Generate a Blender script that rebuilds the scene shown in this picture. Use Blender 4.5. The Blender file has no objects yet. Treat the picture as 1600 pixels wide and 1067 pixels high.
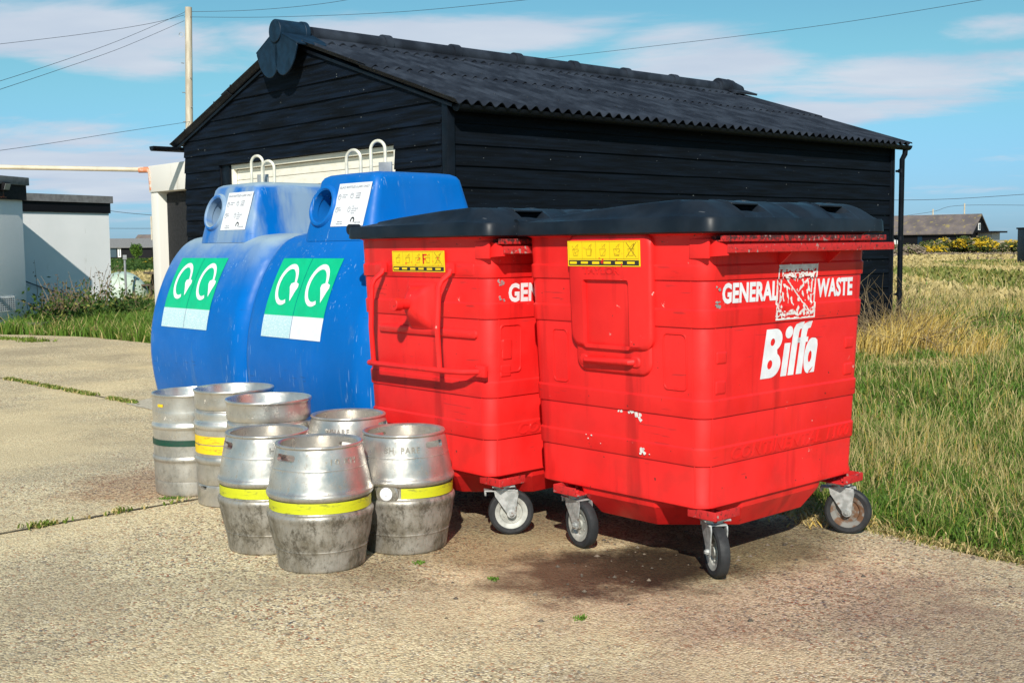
import bpy, bmesh, math, random
from mathutils import Vector, Matrix, noise as mnoise
from math import sin, cos, pi, radians, sqrt, atan2
import numpy as np
random.seed(7); rng = np.random.default_rng(11)
S = bpy.context.scene
COL = S.collection
S.render.engine = 'CYCLES'
# ------------------------------------------------------------------ camera
PITCH, ROLL, HCAM, FPX = .084, -.011, 1.27, 1797.4
cd = bpy.data.cameras.new('camera'); cam = bpy.data.objects.new('camera', cd); COL.objects.link(cam)
cd.sensor_width = 36; cd.lens = FPX / 1600 * 36; cd.clip_end = 3000; cd.clip_start = .05
F = Vector((0, cos(PITCH), -sin(PITCH))); U0 = Vector((0, sin(PITCH), cos(PITCH))); R0 = Vector((1, 0, 0))
Rr = R0 * cos(ROLL) + U0 * sin(ROLL); Uu = -R0 * sin(ROLL) + U0 * cos(ROLL)
M = Matrix((Rr, Uu, -F)).transposed().to_4x4(); M.translation = Vector((0, 0, HCAM))
cam.matrix_world = M; S.camera = cam
# ------------------------------------------------------------------ light
SUN_TO = Vector((-.04, -1, 0)).normalized(); ELEV = radians(36)
S.view_settings.view_transform = 'Standard'; S.view_settings.look = 'None'
S.view_settings.gamma = 1; S.view_settings.exposure = .55
sd = bpy.data.lights.new('sun', 'SUN'); sd.energy = 3.9; sd.angle = radians(.6); sd.color = (1, .94, .84)
sun = bpy.data.objects.new('sun', sd); COL.objects.link(sun)
sv = Vector((SUN_TO.x * cos(ELEV), SUN_TO.y * cos(ELEV), sin(ELEV)))
sun.rotation_euler = (-sv).to_track_quat('-Z', 'Y').to_euler()
W = bpy.data.worlds.new('World'); S.world = W; W.use_nodes = True
nt = W.node_tree; nt.nodes.clear()
def wn(t, **k):
    n = nt.nodes.new(t)
    for a, b in k.items(): setattr(n, a, b)
    return n
def lk(a, b): nt.links.new(a, b)
out = wn('ShaderNodeOutputWorld'); bg = wn('ShaderNodeBackground'); lk(bg.outputs[0], out.inputs[0])
sky = wn('ShaderNodeTexSky', sky_type='NISHITA', sun_disc=False, sun_elevation=ELEV, sun_rotation=atan2(SUN_TO.x, SUN_TO.y))
sky.air_density = 1.1; sky.dust_density = .4; sky.ozone_density = 1.6
tc = wn('ShaderNodeTexCoord')
def wmath(op, a, b=None, clamp=False):
    n = wn('ShaderNodeMath', operation=op, use_clamp=clamp)
    for i, v in enumerate((a, b)):
        if v is None: continue
        if isinstance(v, (int, float)): n.inputs[i].default_value = v
        else: lk(v, n.inputs[i])
    return n.outputs[0]
sep = wn('ShaderNodeSeparateXYZ'); lk(tc.outputs['Generated'], sep.inputs[0])
zz = wmath('ADD', wmath('MAXIMUM', sep.outputs[2], 0.0), .09)
cx = wmath('DIVIDE', sep.outputs[0], zz); cy = wmath('DIVIDE', sep.outputs[1], zz)
comb = wn('ShaderNodeCombineXYZ'); lk(cx, comb.inputs[0]); lk(cy, comb.inputs[1])
mp = wn('ShaderNodeMapping'); lk(comb.outputs[0], mp.inputs[0]); mp.inputs['Scale'].default_value = (.55, .8, 1); mp.inputs['Rotation'].default_value = (0, 0, .35); mp.inputs['Location'].default_value = (3.1, 1.3, 0)
n1 = wn('ShaderNodeTexNoise'); lk(mp.outputs[0], n1.inputs['Vector']); n1.inputs['Scale'].default_value = 1.5; n1.inputs['Detail'].default_value = 9; n1.inputs['Roughness'].default_value = .6; n1.inputs['Distortion'].default_value = .25
def blob(px, py, rx, ry):      # a cloud bank at a fixed azimuth and elevation of the sky
    d = (F * FPX + Rr * (px - 800) + Uu * (533.5 - py)).normalized()
    az, el = atan2(d.x, d.y), math.asin(d.z)
    return az, el, rx / FPX, ry / FPX
AZ = wmath('ARCTAN2', sep.outputs[0], sep.outputs[1]); EL = wmath('ARCSINE', sep.outputs[2])
tot = None
for b in [blob(1090, 92, 150, 42), (blob(120, 265, 300, 60)), blob(1500, 110, 190, 30), blob(130, 60, 190, 45), blob(160, 100, 120, 22), blob(640, 60, 260, 35), blob(1560, 45, 90, 25), blob(1200, 185, 260, 20)]:
    az, el, rx, ry = b
    a = wmath('DIVIDE', wmath('SUBTRACT', AZ, az), rx); e = wmath('DIVIDE', wmath('SUBTRACT', EL, el), ry)
    q = wmath('ADD', wmath('MULTIPLY', a, a), wmath('MULTIPLY', e, e))
    g = wmath('DIVIDE', 1.0, wmath('ADD', 1.0, wmath('MULTIPLY', q, q)))
    tot = g if tot is None else wmath('MAXIMUM', tot, g)
cn = wmath('ADD', n1.outputs[0], wmath('MULTIPLY', tot, .30))
cr = wn('ShaderNodeMapRange', interpolation_type='SMOOTHSTEP'); lk(cn, cr.inputs[0]); cr.inputs[1].default_value = .555; cr.inputs[2].default_value = .78; cr.inputs[4].default_value = .93
tint = wn('ShaderNodeMix', data_type='RGBA', blend_type='MULTIPLY'); tint.inputs[0].default_value = 1
lk(sky.outputs[0], tint.inputs[6]); 
tm = wn('ShaderNodeMapRange', interpolation_type='SMOOTHSTEP'); lk(EL, tm.inputs[0]); tm.inputs[1].default_value = 0; tm.inputs[2].default_value = .17
tcol = wn('ShaderNodeMix', data_type='RGBA'); lk(tm.outputs[0], tcol.inputs[0]); tcol.inputs[6].default_value = (.22, .40, .76, 1); tcol.inputs[7].default_value = (.33, .57, .58, 1); lk(tcol.outputs[2], tint.inputs[7])
n2 = wn('ShaderNodeTexNoise'); lk(mp.outputs[0], n2.inputs['Vector']); n2.inputs['Scale'].default_value = 2.6; n2.inputs['Detail'].default_value = 5
ccol = wn('ShaderNodeMix', data_type='RGBA'); lk(n2.outputs[0], ccol.inputs[0]); ccol.inputs[6].default_value = (2.5, 3.1, 4.1, 1); ccol.inputs[7].default_value = (4.6, 4.85, 5.2, 1)
mix = wn('ShaderNodeMix', data_type='RGBA'); lk(cr.outputs[0], mix.inputs[0]); lk(tint.outputs[2], mix.inputs[6]); lk(ccol.outputs[2], mix.inputs[7])
lk(mix.outputs[2], bg.inputs[0]); bg.inputs[1].default_value = .115

# ------------------------------------------------------------------ materials
class NT:
    def __init__(s, name):
        s.m = bpy.data.materials.new(name); s.m.use_nodes = True; s.t = s.m.node_tree; s.b = s.t.nodes['Principled BSDF']
        s.co = s.t.nodes.new('ShaderNodeTexCoord').outputs['Object']
    def node(s, t, **k):
        n = s.t.nodes.new(t)
        for a, b in k.items(): setattr(n, a, b)
        return n
    def link(s, a, i):
        if isinstance(a, (int, float)): i.default_value = a
        elif isinstance(a, tuple): i.default_value = a if len(a) == 4 or len(i.default_value) == 3 else (*a, 1)
        else: s.t.links.new(a, i)
    def noise(s, scale, detail=4, rough=.55, stretch=None, vec=None, off=0):
        v = vec or s.co
        if stretch or off:
            m = s.node('ShaderNodeMapping'); s.link(v, m.inputs[0]); m.inputs['Scale'].default_value = stretch or (1, 1, 1); m.inputs['Location'].default_value = (off, off * 1.7, off * .6); v = m.outputs[0]
        n = s.node('ShaderNodeTexNoise'); s.link(v, n.inputs['Vector']); n.inputs['Scale'].default_value = scale; n.inputs['Detail'].default_value = detail; n.inputs['Roughness'].default_value = rough
        return n.outputs[0]
    def ramp(s, f, a, b, lo=0., hi=1.):
        n = s.node('ShaderNodeMapRange', interpolation_type='SMOOTHSTEP'); s.link(f, n.inputs[0])
        for i, v in zip((1, 2, 3, 4), (a, b, lo, hi)): n.inputs[i].default_value = v
        return n.outputs[0]
    def mix(s, f, a, b, mode='MIX'):
        n = s.node('ShaderNodeMix', data_type='RGBA', blend_type=mode); s.link(f, n.inputs[0]); s.link(a, n.inputs[6]); s.link(b, n.inputs[7]); return n.outputs[2]
    def math(s, op, a, b=0., c=False):
        n = s.node('ShaderNodeMath', operation=op, use_clamp=c); s.link(a, n.inputs[0]); s.link(b, n.inputs[1]); return n.outputs[0]
    def xyz(s, v=None):
        n = s.node('ShaderNodeSeparateXYZ'); s.link(v or s.co, n.inputs[0]); return n.outputs
    def bump(s, f, d=.005, strength=.5):
        n = s.node('ShaderNodeBump'); s.link(f, n.inputs['Height']); n.inputs['Distance'].default_value = d; n.inputs['Strength'].default_value = strength; s.link(n.outputs[0], s.b.inputs['Normal'])
    def fin(s, col, rough=.6, metal=0., spec=.5):
        s.link(col, s.b.inputs['Base Color']); s.link(rough, s.b.inputs['Roughness']); s.link(metal, s.b.inputs['Metallic']); s.b.inputs['Specular IOR Level'].default_value = spec
        return s.m
def simple(name, col, rough=.6, metal=0., var=.15, scale=12, bump=0., spec=.5):
    n = NT(name); f = n.noise(scale); c = n.mix(n.ramp(f, .3, .7), tuple(x * (1 - var) for x in col), tuple(min(1, x * (1 + var)) for x in col))
    if bump: n.bump(n.noise(scale * 4), bump)
    return n.fin(c, n.ramp(n.noise(scale * 2, off=3), .3, .7, rough * .85, min(1, rough * 1.15)), metal, spec)
MT = {}
def red_mat(name, dirt):
    n = NT(name); z = n.xyz()[2]
    c = n.mix(n.ramp(n.noise(3, 5), .3, .7), (.68, .012, .012), (.78, .020, .018))
    st = n.noise(9, 4, stretch=(1, 1, .09))               # vertical water streaks
    c = n.mix(n.ramp(st, .53, .70, 0, .6 + dirt * .3), c, (.36, .008, .008))
    hz_ = n.math('MULTIPLY', n.ramp(n.noise(70, 2, .5, stretch=(.07, .07, 1), off=31), .66, .70), n.ramp(n.noise(5, 2, off=33), .52, .6)); c = n.mix(n.math('MULTIPLY', hz_, .5), c, (.25, .02, .02))
    low = n.ramp(z, .25, .75, 1, 0)
    c = n.mix(n.math('MULTIPLY', low, n.ramp(n.noise(6, 5, off=4), .45, .7, 0, .3 + dirt)), c, (.35, .02, .015))
    sp = n.noise(38, 2, off=9)
    c = n.mix(n.ramp(sp, .735, .76, 0, .85), c, (.08, .02, .015))   # chips
    ch = n.math('MULTIPLY', n.ramp(n.noise(26, 4, .7, off=2), .68, .70), n.ramp(n.noise(2.2, 1, off=7), .55, .62))
    c = n.mix(n.math('MULTIPLY', ch, .8), c, (.62, .45, .40))
    n.bump(n.math('ADD', n.noise(7, 3), n.math('MULTIPLY', n.noise(60, 3), .08)), .006, .35)
    return n.fin(c, n.ramp(n.noise(8, 4, off=5), .3, .7, .38, .6), 0, .38)
MT['red'] = red_mat('red_paint', .1)
n = NT('dirty_red'); c = n.mix(n.ramp(n.math('ADD', n.noise(55, 7, .75), n.ramp(n.xyz()[2], 1.262, 1.29, -.02, .12)), .50, .64), (.50, .014, .014), (.05, .012, .011)); c = n.mix(n.ramp(n.noise(45, 4, off=3), .62, .68), c, (.32, .22, .2)); n.bump(n.noise(40), .003); MT['redrail'] = n.fin(c, .65)
n = NT('black_lid'); c = n.mix(n.ramp(n.noise(5, 5), .35, .7), (.006, .009, .014), (.013, .019, .028)); c = n.mix(n.ramp(n.noise(50, 3, stretch=(1, .2, 1)), .7, .76, 0, .5), c, (.12, .13, .14)); MT['lid'] = n.fin(c, n.ramp(n.noise(7, 4, off=2), .3, .7, .34, .55), 0, .28)
MT['tyre'] = simple('tyre_rubber', (.018, .019, .021), .75, 0, .3, 20)
n = NT('galvanised'); c = n.mix(n.ramp(n.noise(35, 4), .35, .65), (.34, .35, .34), (.55, .56, .55)); c = n.mix(n.ramp(n.noise(20, 4, off=5), .64, .7, 0, .7), c, (.22, .12, .07)); MT['galv'] = n.fin(c, .5, .55)
n = NT('wheel_rim'); c = n.mix(n.ramp(n.noise(25, 4), .35, .65), (.34, .34, .31), (.48, .48, .44)); MT['rim'] = n.fin(c, .55, .3)
n = NT('rusty_wheel_rim'); c = n.mix(n.ramp(n.noise(18, 5), .45, .56), (.20, .195, .18), (.14, .07, .035)); MT['rustrim'] = n.fin(c, .7, .2)
def blue_mat(name, fade):
    n = NT(name); g = n.node('ShaderNodeNewGeometry'); nz = n.xyz(g.outputs['Normal'])[2]; z = n.xyz()[2]
    c = n.mix(n.ramp(n.noise(2.5, 4), .3, .7), (.0001, .108, .40), (.0002, .124, .46))
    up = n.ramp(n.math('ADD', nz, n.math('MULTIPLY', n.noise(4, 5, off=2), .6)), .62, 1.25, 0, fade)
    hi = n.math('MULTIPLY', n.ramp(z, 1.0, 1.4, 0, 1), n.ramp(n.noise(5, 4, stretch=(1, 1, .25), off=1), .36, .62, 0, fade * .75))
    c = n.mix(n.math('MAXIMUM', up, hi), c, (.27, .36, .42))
    c = n.mix(n.ramp(n.noise(40, 4, .65, stretch=(1, 1, .35), off=6), .68, .73, 0, .06 + fade * .2), c, (.2, .36, .55))
    c = n.mix(n.ramp(n.noise(14, 5, .6, stretch=(1, 1, .12), off=8), .60, .75, 0, .3), c, (.1, .2, .3))
    scr = n.math('MULTIPLY', n.ramp(n.noise(95, 2, .5, stretch=(1, 1, .05), off=13), .66, .70), n.ramp(n.noise(3.5, 3, off=15), .50, .60))
    c = n.mix(n.math('MULTIPLY', scr, .55), c, (.30, .45, .62))
    c = n.mix(n.math('MULTIPLY', n.ramp(z, .05, .45, 1, 0), n.ramp(n.noise(9, 6, .7, off=17), .4, .62, 0, .5)), c, (.06, .08, .09))
    sc2 = n.math('MULTIPLY', n.ramp(n.noise(120, 2, .5, stretch=(.08, .08, 1), off=23), .67, .70), n.ramp(n.noise(4, 3, off=25), .55, .62))
    c = n.mix(n.math('MULTIPLY', sc2, .5), c, (.02, .06, .15))
    n.bump(n.noise(5, 3), .012, .3)
    return n.fin(c, n.ramp(n.noise(6, 4, off=2), .3, .7, .3, .5), 0, .16)
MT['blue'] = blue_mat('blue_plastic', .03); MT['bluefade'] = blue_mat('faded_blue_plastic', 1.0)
MT['green'] = simple('green_sticker', (0.0, .44, .20), .45, 0, .06); MT['white'] = simple('white_sticker', (.72, .73, .76), .5, 0, .07, 20); MT['arrow'] = simple('white_arrow', (.74, .74, .78), .5, 0, .03)
n = NT('faded_sticker'); MT['pale'] = n.fin(n.mix(n.ramp(n.noise(60, 3, stretch=(1, 1, 4)), .5, .6), (.42, .62, .66), (.60, .70, .73)), .55)
MT['ink'] = simple('label_ink', (.16, .17, .2), .6); MT['inkblack'] = simple('black_ink', (.02, .02, .02), .6)
n = NT('yellow_sticker'); MT['yellow'] = n.fin(n.mix(n.ramp(n.noise(30, 4), .62, .7, 0, .5), (.86, .60, .005), (.6, .35, .02)), .45)
MT['orangeink'] = simple('dull_ink', (.35, .22, .01), .6)
def tape(name, col):
    n = NT(name); c = n.mix(n.ramp(n.noise(22, 7, .75, stretch=(.6, .6, 2.5)), .54, .64, 0, .7), col, tuple(x * .25 + .03 for x in col)); return n.fin(c, .5)
MT['tapey'] = tape('yellow_tape', (.52, .54, .012)); MT['tapeo'] = tape('deep_yellow_tape', (.85, .56, .01)); MT['tapeg'] = tape('dark_green_tape', (.004, .05, .03))
def steel(name, dirt, tone=1.):
    n = NT(name); z = n.xyz()[2]
    c = n.mix(n.ramp(n.noise(5, 5), .3, .7), (.44 * tone, .42 * tone, .385 * tone), (.66 * tone, .635 * tone, .59 * tone))
    low = n.ramp(n.math('ADD', z, n.math('MULTIPLY', n.noise(5, 4, off=2), -.2)), .08, .24, 1, .12)
    gr = n.math('ADD', n.ramp(n.noise(9, 7, .7, stretch=(1, 1, .55), off=3), .38, .62, 0, .62), n.ramp(n.noise(28, 6, .75, stretch=(1, 1, .3), off=9), .42, .6, .12, .38))
    d = n.math('MULTIPLY', n.math('MULTIPLY', low, n.math('ADD', gr, .25)), dirt * .8, True)
    st = n.ramp(n.noise(20, 5, .6, stretch=(1, 1, .1), off=4), .56, .70, 0, .4)
    fine = n.ramp(n.noise(60, 6, .75, stretch=(1, 1, .6), off=7), .54, .66, 0, .6)
    d2 = n.math('MAXIMUM', d, n.math('MULTIPLY', n.math('MAXIMUM', st, fine), min(1, dirt + .2)))
    c = n.mix(d2, c, (.15, .128, .09))
    bl = n.math('MULTIPLY', low, n.ramp(n.noise(17, 8, .85, stretch=(1, 1, .7), off=12), .47, .62, 0, .8 * dirt))
    c = n.mix(bl, c, (.06, .050, .033))
    n.bump(n.math('ADD', n.noise(9, 3), n.math('MULTIPLY', n.noise(120, 3), .05)), .006, .35)
    ro = n.math('ADD', n.ramp(n.noise(12, 5, off=5), .3, .7, .24, .42), n.math('MULTIPLY', d2, .3))
    return n.fin(c, ro, n.math('SUBTRACT', .82, n.math('MULTIPLY', d2, .6)))
MT['cask'] = steel('dirty_steel', 1.0); MT['keg'] = steel('pale_keg_steel', .45, 1.08); MT['keg2'] = steel('clean_keg_steel', .3, 1.08)
def boards(name, blueish):
    n = NT(name); c = n.mix(n.ramp(n.noise(4, 6, .6, stretch=(.35, .35, 6)), .35, .7), (.0015, .0025, .004), (.003 + blueish * .003, .0055 + blueish * .009, .009 + blueish * .024))
    c = n.mix(n.ramp(n.noise(30, 5, .7, stretch=(.25, .25, 3), off=3), .66, .72, 0, .45), c, (.09, .12, .14))
    c = n.mix(n.ramp(n.noise(26, 2, off=8), .76, .775, 0, .8), c, (.25, .27, .27))
    n.bump(n.noise(20, 5, .6, stretch=(.15, .15, 3)), .004, .6)
    return n.fin(c, .7, 0, .12)
MT['board'] = boards('black_boards', .2); MT['boardg'] = boards('gable_boards', .55)
n = NT('roof_sheet'); c = n.mix(n.ramp(n.noise(3, 5), .35, .7), (.010, .013, .020), (.030, .038, .053)); c = n.mix(n.ramp(n.noise(30, 5, .7), .70, .76, 0, .8), c, (.16, .17, .17)); MT['roof'] = n.fin(c, .6, 0, .25)
MT['blackpaint'] = simple('black_paint', (.004, .006, .010), .45, 0, .3, 6, 0, .2); MT['navy'] = simple('navy_paint', (.006, .020, .040), .5, 0, .3, 8, 0, .25)
MT['dark'] = simple('dark_interior', (.006, .007, .009), .9)
n = NT('garage_white'); c = n.mix(n.ramp(n.noise(6, 5, stretch=(1, 1, 3)), .4, .7), (.80, .77, .68), (.72, .69, .59)); MT['garage'] = n.fin(c, .5)
n = NT('white_render'); c = n.mix(n.ramp(n.noise(1.2, 6), .35, .7), (.88, .88, .87), (.82, .83, .82)); c = n.mix(n.ramp(n.noise(5, 5, .7, stretch=(1, 1, .3)), .62, .75, 0, .35), c, (.45, .44, .38)); n.bump(n.noise(30, 4), .004); MT['render'] = n.fin(c, .85)
n = NT('porch_white'); c = n.mix(n.ramp(n.noise(5, 5, .7, stretch=(1, 1, .3)), .58, .72, 0, .5), (.68, .66, .61), (.42, .37, .29)); MT['porch'] = n.fin(c, .8)
MT['coping'] = simple('grey_felt', (.17, .17, .17), .9, 0, .2); MT['fascia'] = simple('black_fascia', (.005, .005, .007), .6, 0, .15, 12, 0, .2)
MT['beam'] = simple('cream_pipe', (.55, .48, .36), .6, 0, .25, 3)
n = NT('rusty_orange'); MT['rust'] = n.fin(n.mix(n.ramp(n.noise(14, 4), .4, .6), (.55, .20, .10), (.62, .5, .42)), .7)
MT['hoop'] = simple('cream_hoop', (.62, .60, .50), .5, .1, .2, 20)
n = NT('pole_wood'); MT['pole'] = n.fin(n.mix(n.ramp(n.noise(3, 5, stretch=(3, 3, .5)), .35, .7), (.42, .36, .27), (.62, .56, .45)), .9)
MT['wire'] = simple('wire', (.03, .035, .05), .7); MT['tank'] = simple('pale_green_tank', (.42, .52, .43), .5, 0, .15); MT['wood'] = simple('weathered_wood', (.10, .075, .05), .9, 0, .3)
MT['stone'] = simple('step_stone', (.10, .095, .075), .9, 0, .3); MT['metalgrey'] = simple('grey_metal', (.35, .36, .37), .5, .4); MT['glass'] = simple('window_glass', (.05, .08, .1), .15, 0, .1)
MT['whitepaint'] = simple('white_paint', (.75, .75, .73), .6)
n = NT('lichen_roof'); c = n.mix(n.ramp(n.noise(.8, 4), .35, .65), (.10, .085, .085), (.16, .13, .12)); c = n.mix(n.ramp(n.noise(2.2, 6, .7, off=4), .55, .66, 0, .7), c, (.30, .24, .07)); MT['lichen'] = n.fin(c, .9)
def leaf(name, a, b, tr=.25, rough=.6):
    n = NT(name); g = n.node('ShaderNodeNewGeometry'); m_ = n.fin(n.mix(g.outputs['Random Per Island'], a, b), rough, 0, .3)
    t = n.node('ShaderNodeBsdfTranslucent'); n.link(n.mix(g.outputs['Random Per Island'], a, b), t.inputs[0]); x = n.node('ShaderNodeMixShader'); x.inputs[0].default_value = tr
    n.t.links.new(n.b.outputs[0], x.inputs[1]); n.t.links.new(t.outputs[0], x.inputs[2]); n.t.links.new(x.outputs[0], n.t.nodes['Material Output'].inputs[0]); return m_
MT['g1'] = leaf('green_blades', (.075, .16, .015), (.15, .26, .035)); MT['g2'] = leaf('olive_blades', (.13, .16, .03), (.24, .25, .06)); MT['g3'] = leaf('straw_blades', (.46, .36, .14), (.62, .50, .24)); MT['g4'] = leaf('golden_blades', (.50, .34, .07), (.66, .48, .14))
MT['gd'] = leaf('dark_leaf', (.025, .06, .01), (.06, .12, .02)); MT['gorse'] = leaf('gorse_leaf', (.035, .065, .012), (.10, .12, .03)); MT['flower'] = leaf('gorse_flower', (.50, .33, .012), (.66, .46, .03)); MT['bramble'] = leaf('dry_stem', (.16, .11, .06), (.36, .27, .15)); MT['heath'] = leaf('heather', (.20, .15, .11), (.34, .27, .20))
# ground
n = NT('field_ground'); a = n.noise(.09, 5); b = n.noise(1.3, 6, .65); y = n.xyz()[1]
c = n.mix(n.ramp(n.math('ADD', a, n.math('MULTIPLY', b, .5)), .62, .9), (.10, .125, .03), (.36, .28, .13)); c = n.mix(n.ramp(n.noise(9, 5, .7), .5, .66, 0, .7), c, (.07, .06, .03))
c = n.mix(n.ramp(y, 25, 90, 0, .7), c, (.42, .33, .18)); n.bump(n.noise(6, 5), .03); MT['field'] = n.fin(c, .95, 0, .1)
n = NT('shingle'); MT['shingle'] = n.fin(n.mix(n.ramp(n.noise(.5, 5), .4, .6), (.62, .50, .34), (.5, .40, .26)), .95)
n = NT('exposed_aggregate')
v = n.node('ShaderNodeTexVoronoi'); n.link(n.co, v.inputs['Vector']); v.inputs['Scale'].default_value = 120; v.inputs['Randomness'].default_value = 1
r = n.xyz(v.outputs['Color'])
v2 = n.node('ShaderNodeTexVoronoi'); n.link(n.co, v2.inputs['Vector']); v2.inputs['Scale'].default_value = 55
r2 = n.xyz(v2.outputs['Color'])
c = n.mix(n.ramp(r[0], .1, .9), (.20, .15, .085), (.80, .69, .45))
c = n.mix(n.ramp(r[1], .90, .93), c, (.32, .085, .035)); c = n.mix(n.ramp(r[2], .90, .94), c, (.10, .11, .12)); c = n.mix(n.ramp(r[1], .08, .05, 0, 1), c, (.72, .66, .52))
c = n.mix(n.math('MULTIPLY', n.ramp(r2[0], .86, .9), n.ramp(v2.outputs['Distance'], .3, .42, 1, 0)), c, (.36, .16, .07))
c = n.mix(n.math('MULTIPLY', n.ramp(r2[1], .88, .92), n.ramp(v2.outputs['Distance'], .3, .42, 1, 0)), c, (.15, .14, .13))
c = n.mix(n.ramp(n.noise(30, 5, .6), .42, .62, 0, .55), c, (.76, .64, .39))                 # sandy matrix
big = n.noise(.9, 6, .6)
c = n.mix(n.ramp(big, .40, .64, 0, .6), c, (.32, .26, .17))
c = n.mix(n.ramp(n.noise(.55, 4, .6, off=5), .44, .64, 0, .5), c, (.76, .61, .35))
P3 = n.xyz()
wob = n.noise(3.2, 6, .65, off=2)
def stain(x, y, rx, ry, rot, col, amt, c, soft=.35):
    dx = n.math('SUBTRACT', P3[0], x); dy = n.math('SUBTRACT', P3[1], y); ca, sa = cos(rot), sin(rot)
    u = n.math('DIVIDE', n.math('ADD', n.math('MULTIPLY', dx, ca), n.math('MULTIPLY', dy, sa)), rx)
    w = n.math('DIVIDE', n.math('SUBTRACT', n.math('MULTIPLY', dy, ca), n.math('MULTIPLY', dx, sa)), ry)
    d = n.math('SQRT', n.math('ADD', n.math('MULTIPLY', u, u), n.math('MULTIPLY', w, w)))
    d = n.math('ADD', d, n.math('MULTIPLY', n.math('SUBTRACT', wob, .5), 1.6))
    f = n.ramp(d, 1 - soft, 1 + soft, amt, 0)
    return n.mix(f, c, n.mix(1., c, col, 'MULTIPLY')), f
c, f1 = stain(.36, 4.38, .50, .30, .35, (.15, .11, .10), .95, c)
c, f2 = stain(.85, 4.62, .65, .35, .7, (.28, .26, .20), .9, c)
c, f3 = stain(.95, 4.0, .75, .38, .2, (.66, .58, .62), .8, c)
c, f4 = stain(-2.0, 6.15, .35, .45, 0, (.62, .46, .42), .7, c)
c, f5 = stain(.2, 5.2, 1.1, .5, .7, (.4, .36, .3), .8, c)
c, f6 = stain(1.3, 3.2, 1.2, .7, .4, (.8, .74, .78), .8, c)
c = n.mix(n.ramp(n.noise(85, 3, .6, off=6), .60, .68, 0, .75), c, n.mix(1., c, (.30, .26, .20), 'MULTIPLY'))
hb = n.math('ADD', n.math('MULTIPLY', v.outputs['Distance'], -1.0), n.math('MULTIPLY', n.noise(25, 4), .8))
n.bump(hb, .006, .8)
MT['concrete'] = n.fin(c, n.math('SUBTRACT', .9, n.math('MULTIPLY', f1, .25)), 0, .35)
n = NT('smooth_concrete'); MT['conc2'] = n.fin(n.mix(n.ramp(n.noise(40, 5), .4, .6), (.38, .34, .26), (.50, .45, .35)), .9)
n = NT('joint_dirt'); MT['joint'] = n.fin(n.mix(n.ramp(n.noise(8, 4), .45, .6), (.05, .04, .025), (.20, .16, .09)), .95)
MT['moss'] = leaf('moss', (.10, .16, .02), (.2, .26, .04))
MT['peb'] = leaf('pebbles', (.05, .042, .033), (.19, .15, .11), 0.0)
MT['worn'] = simple('worn_sticker', (.70, .66, .64), .6, 0, .15, 40)

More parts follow.
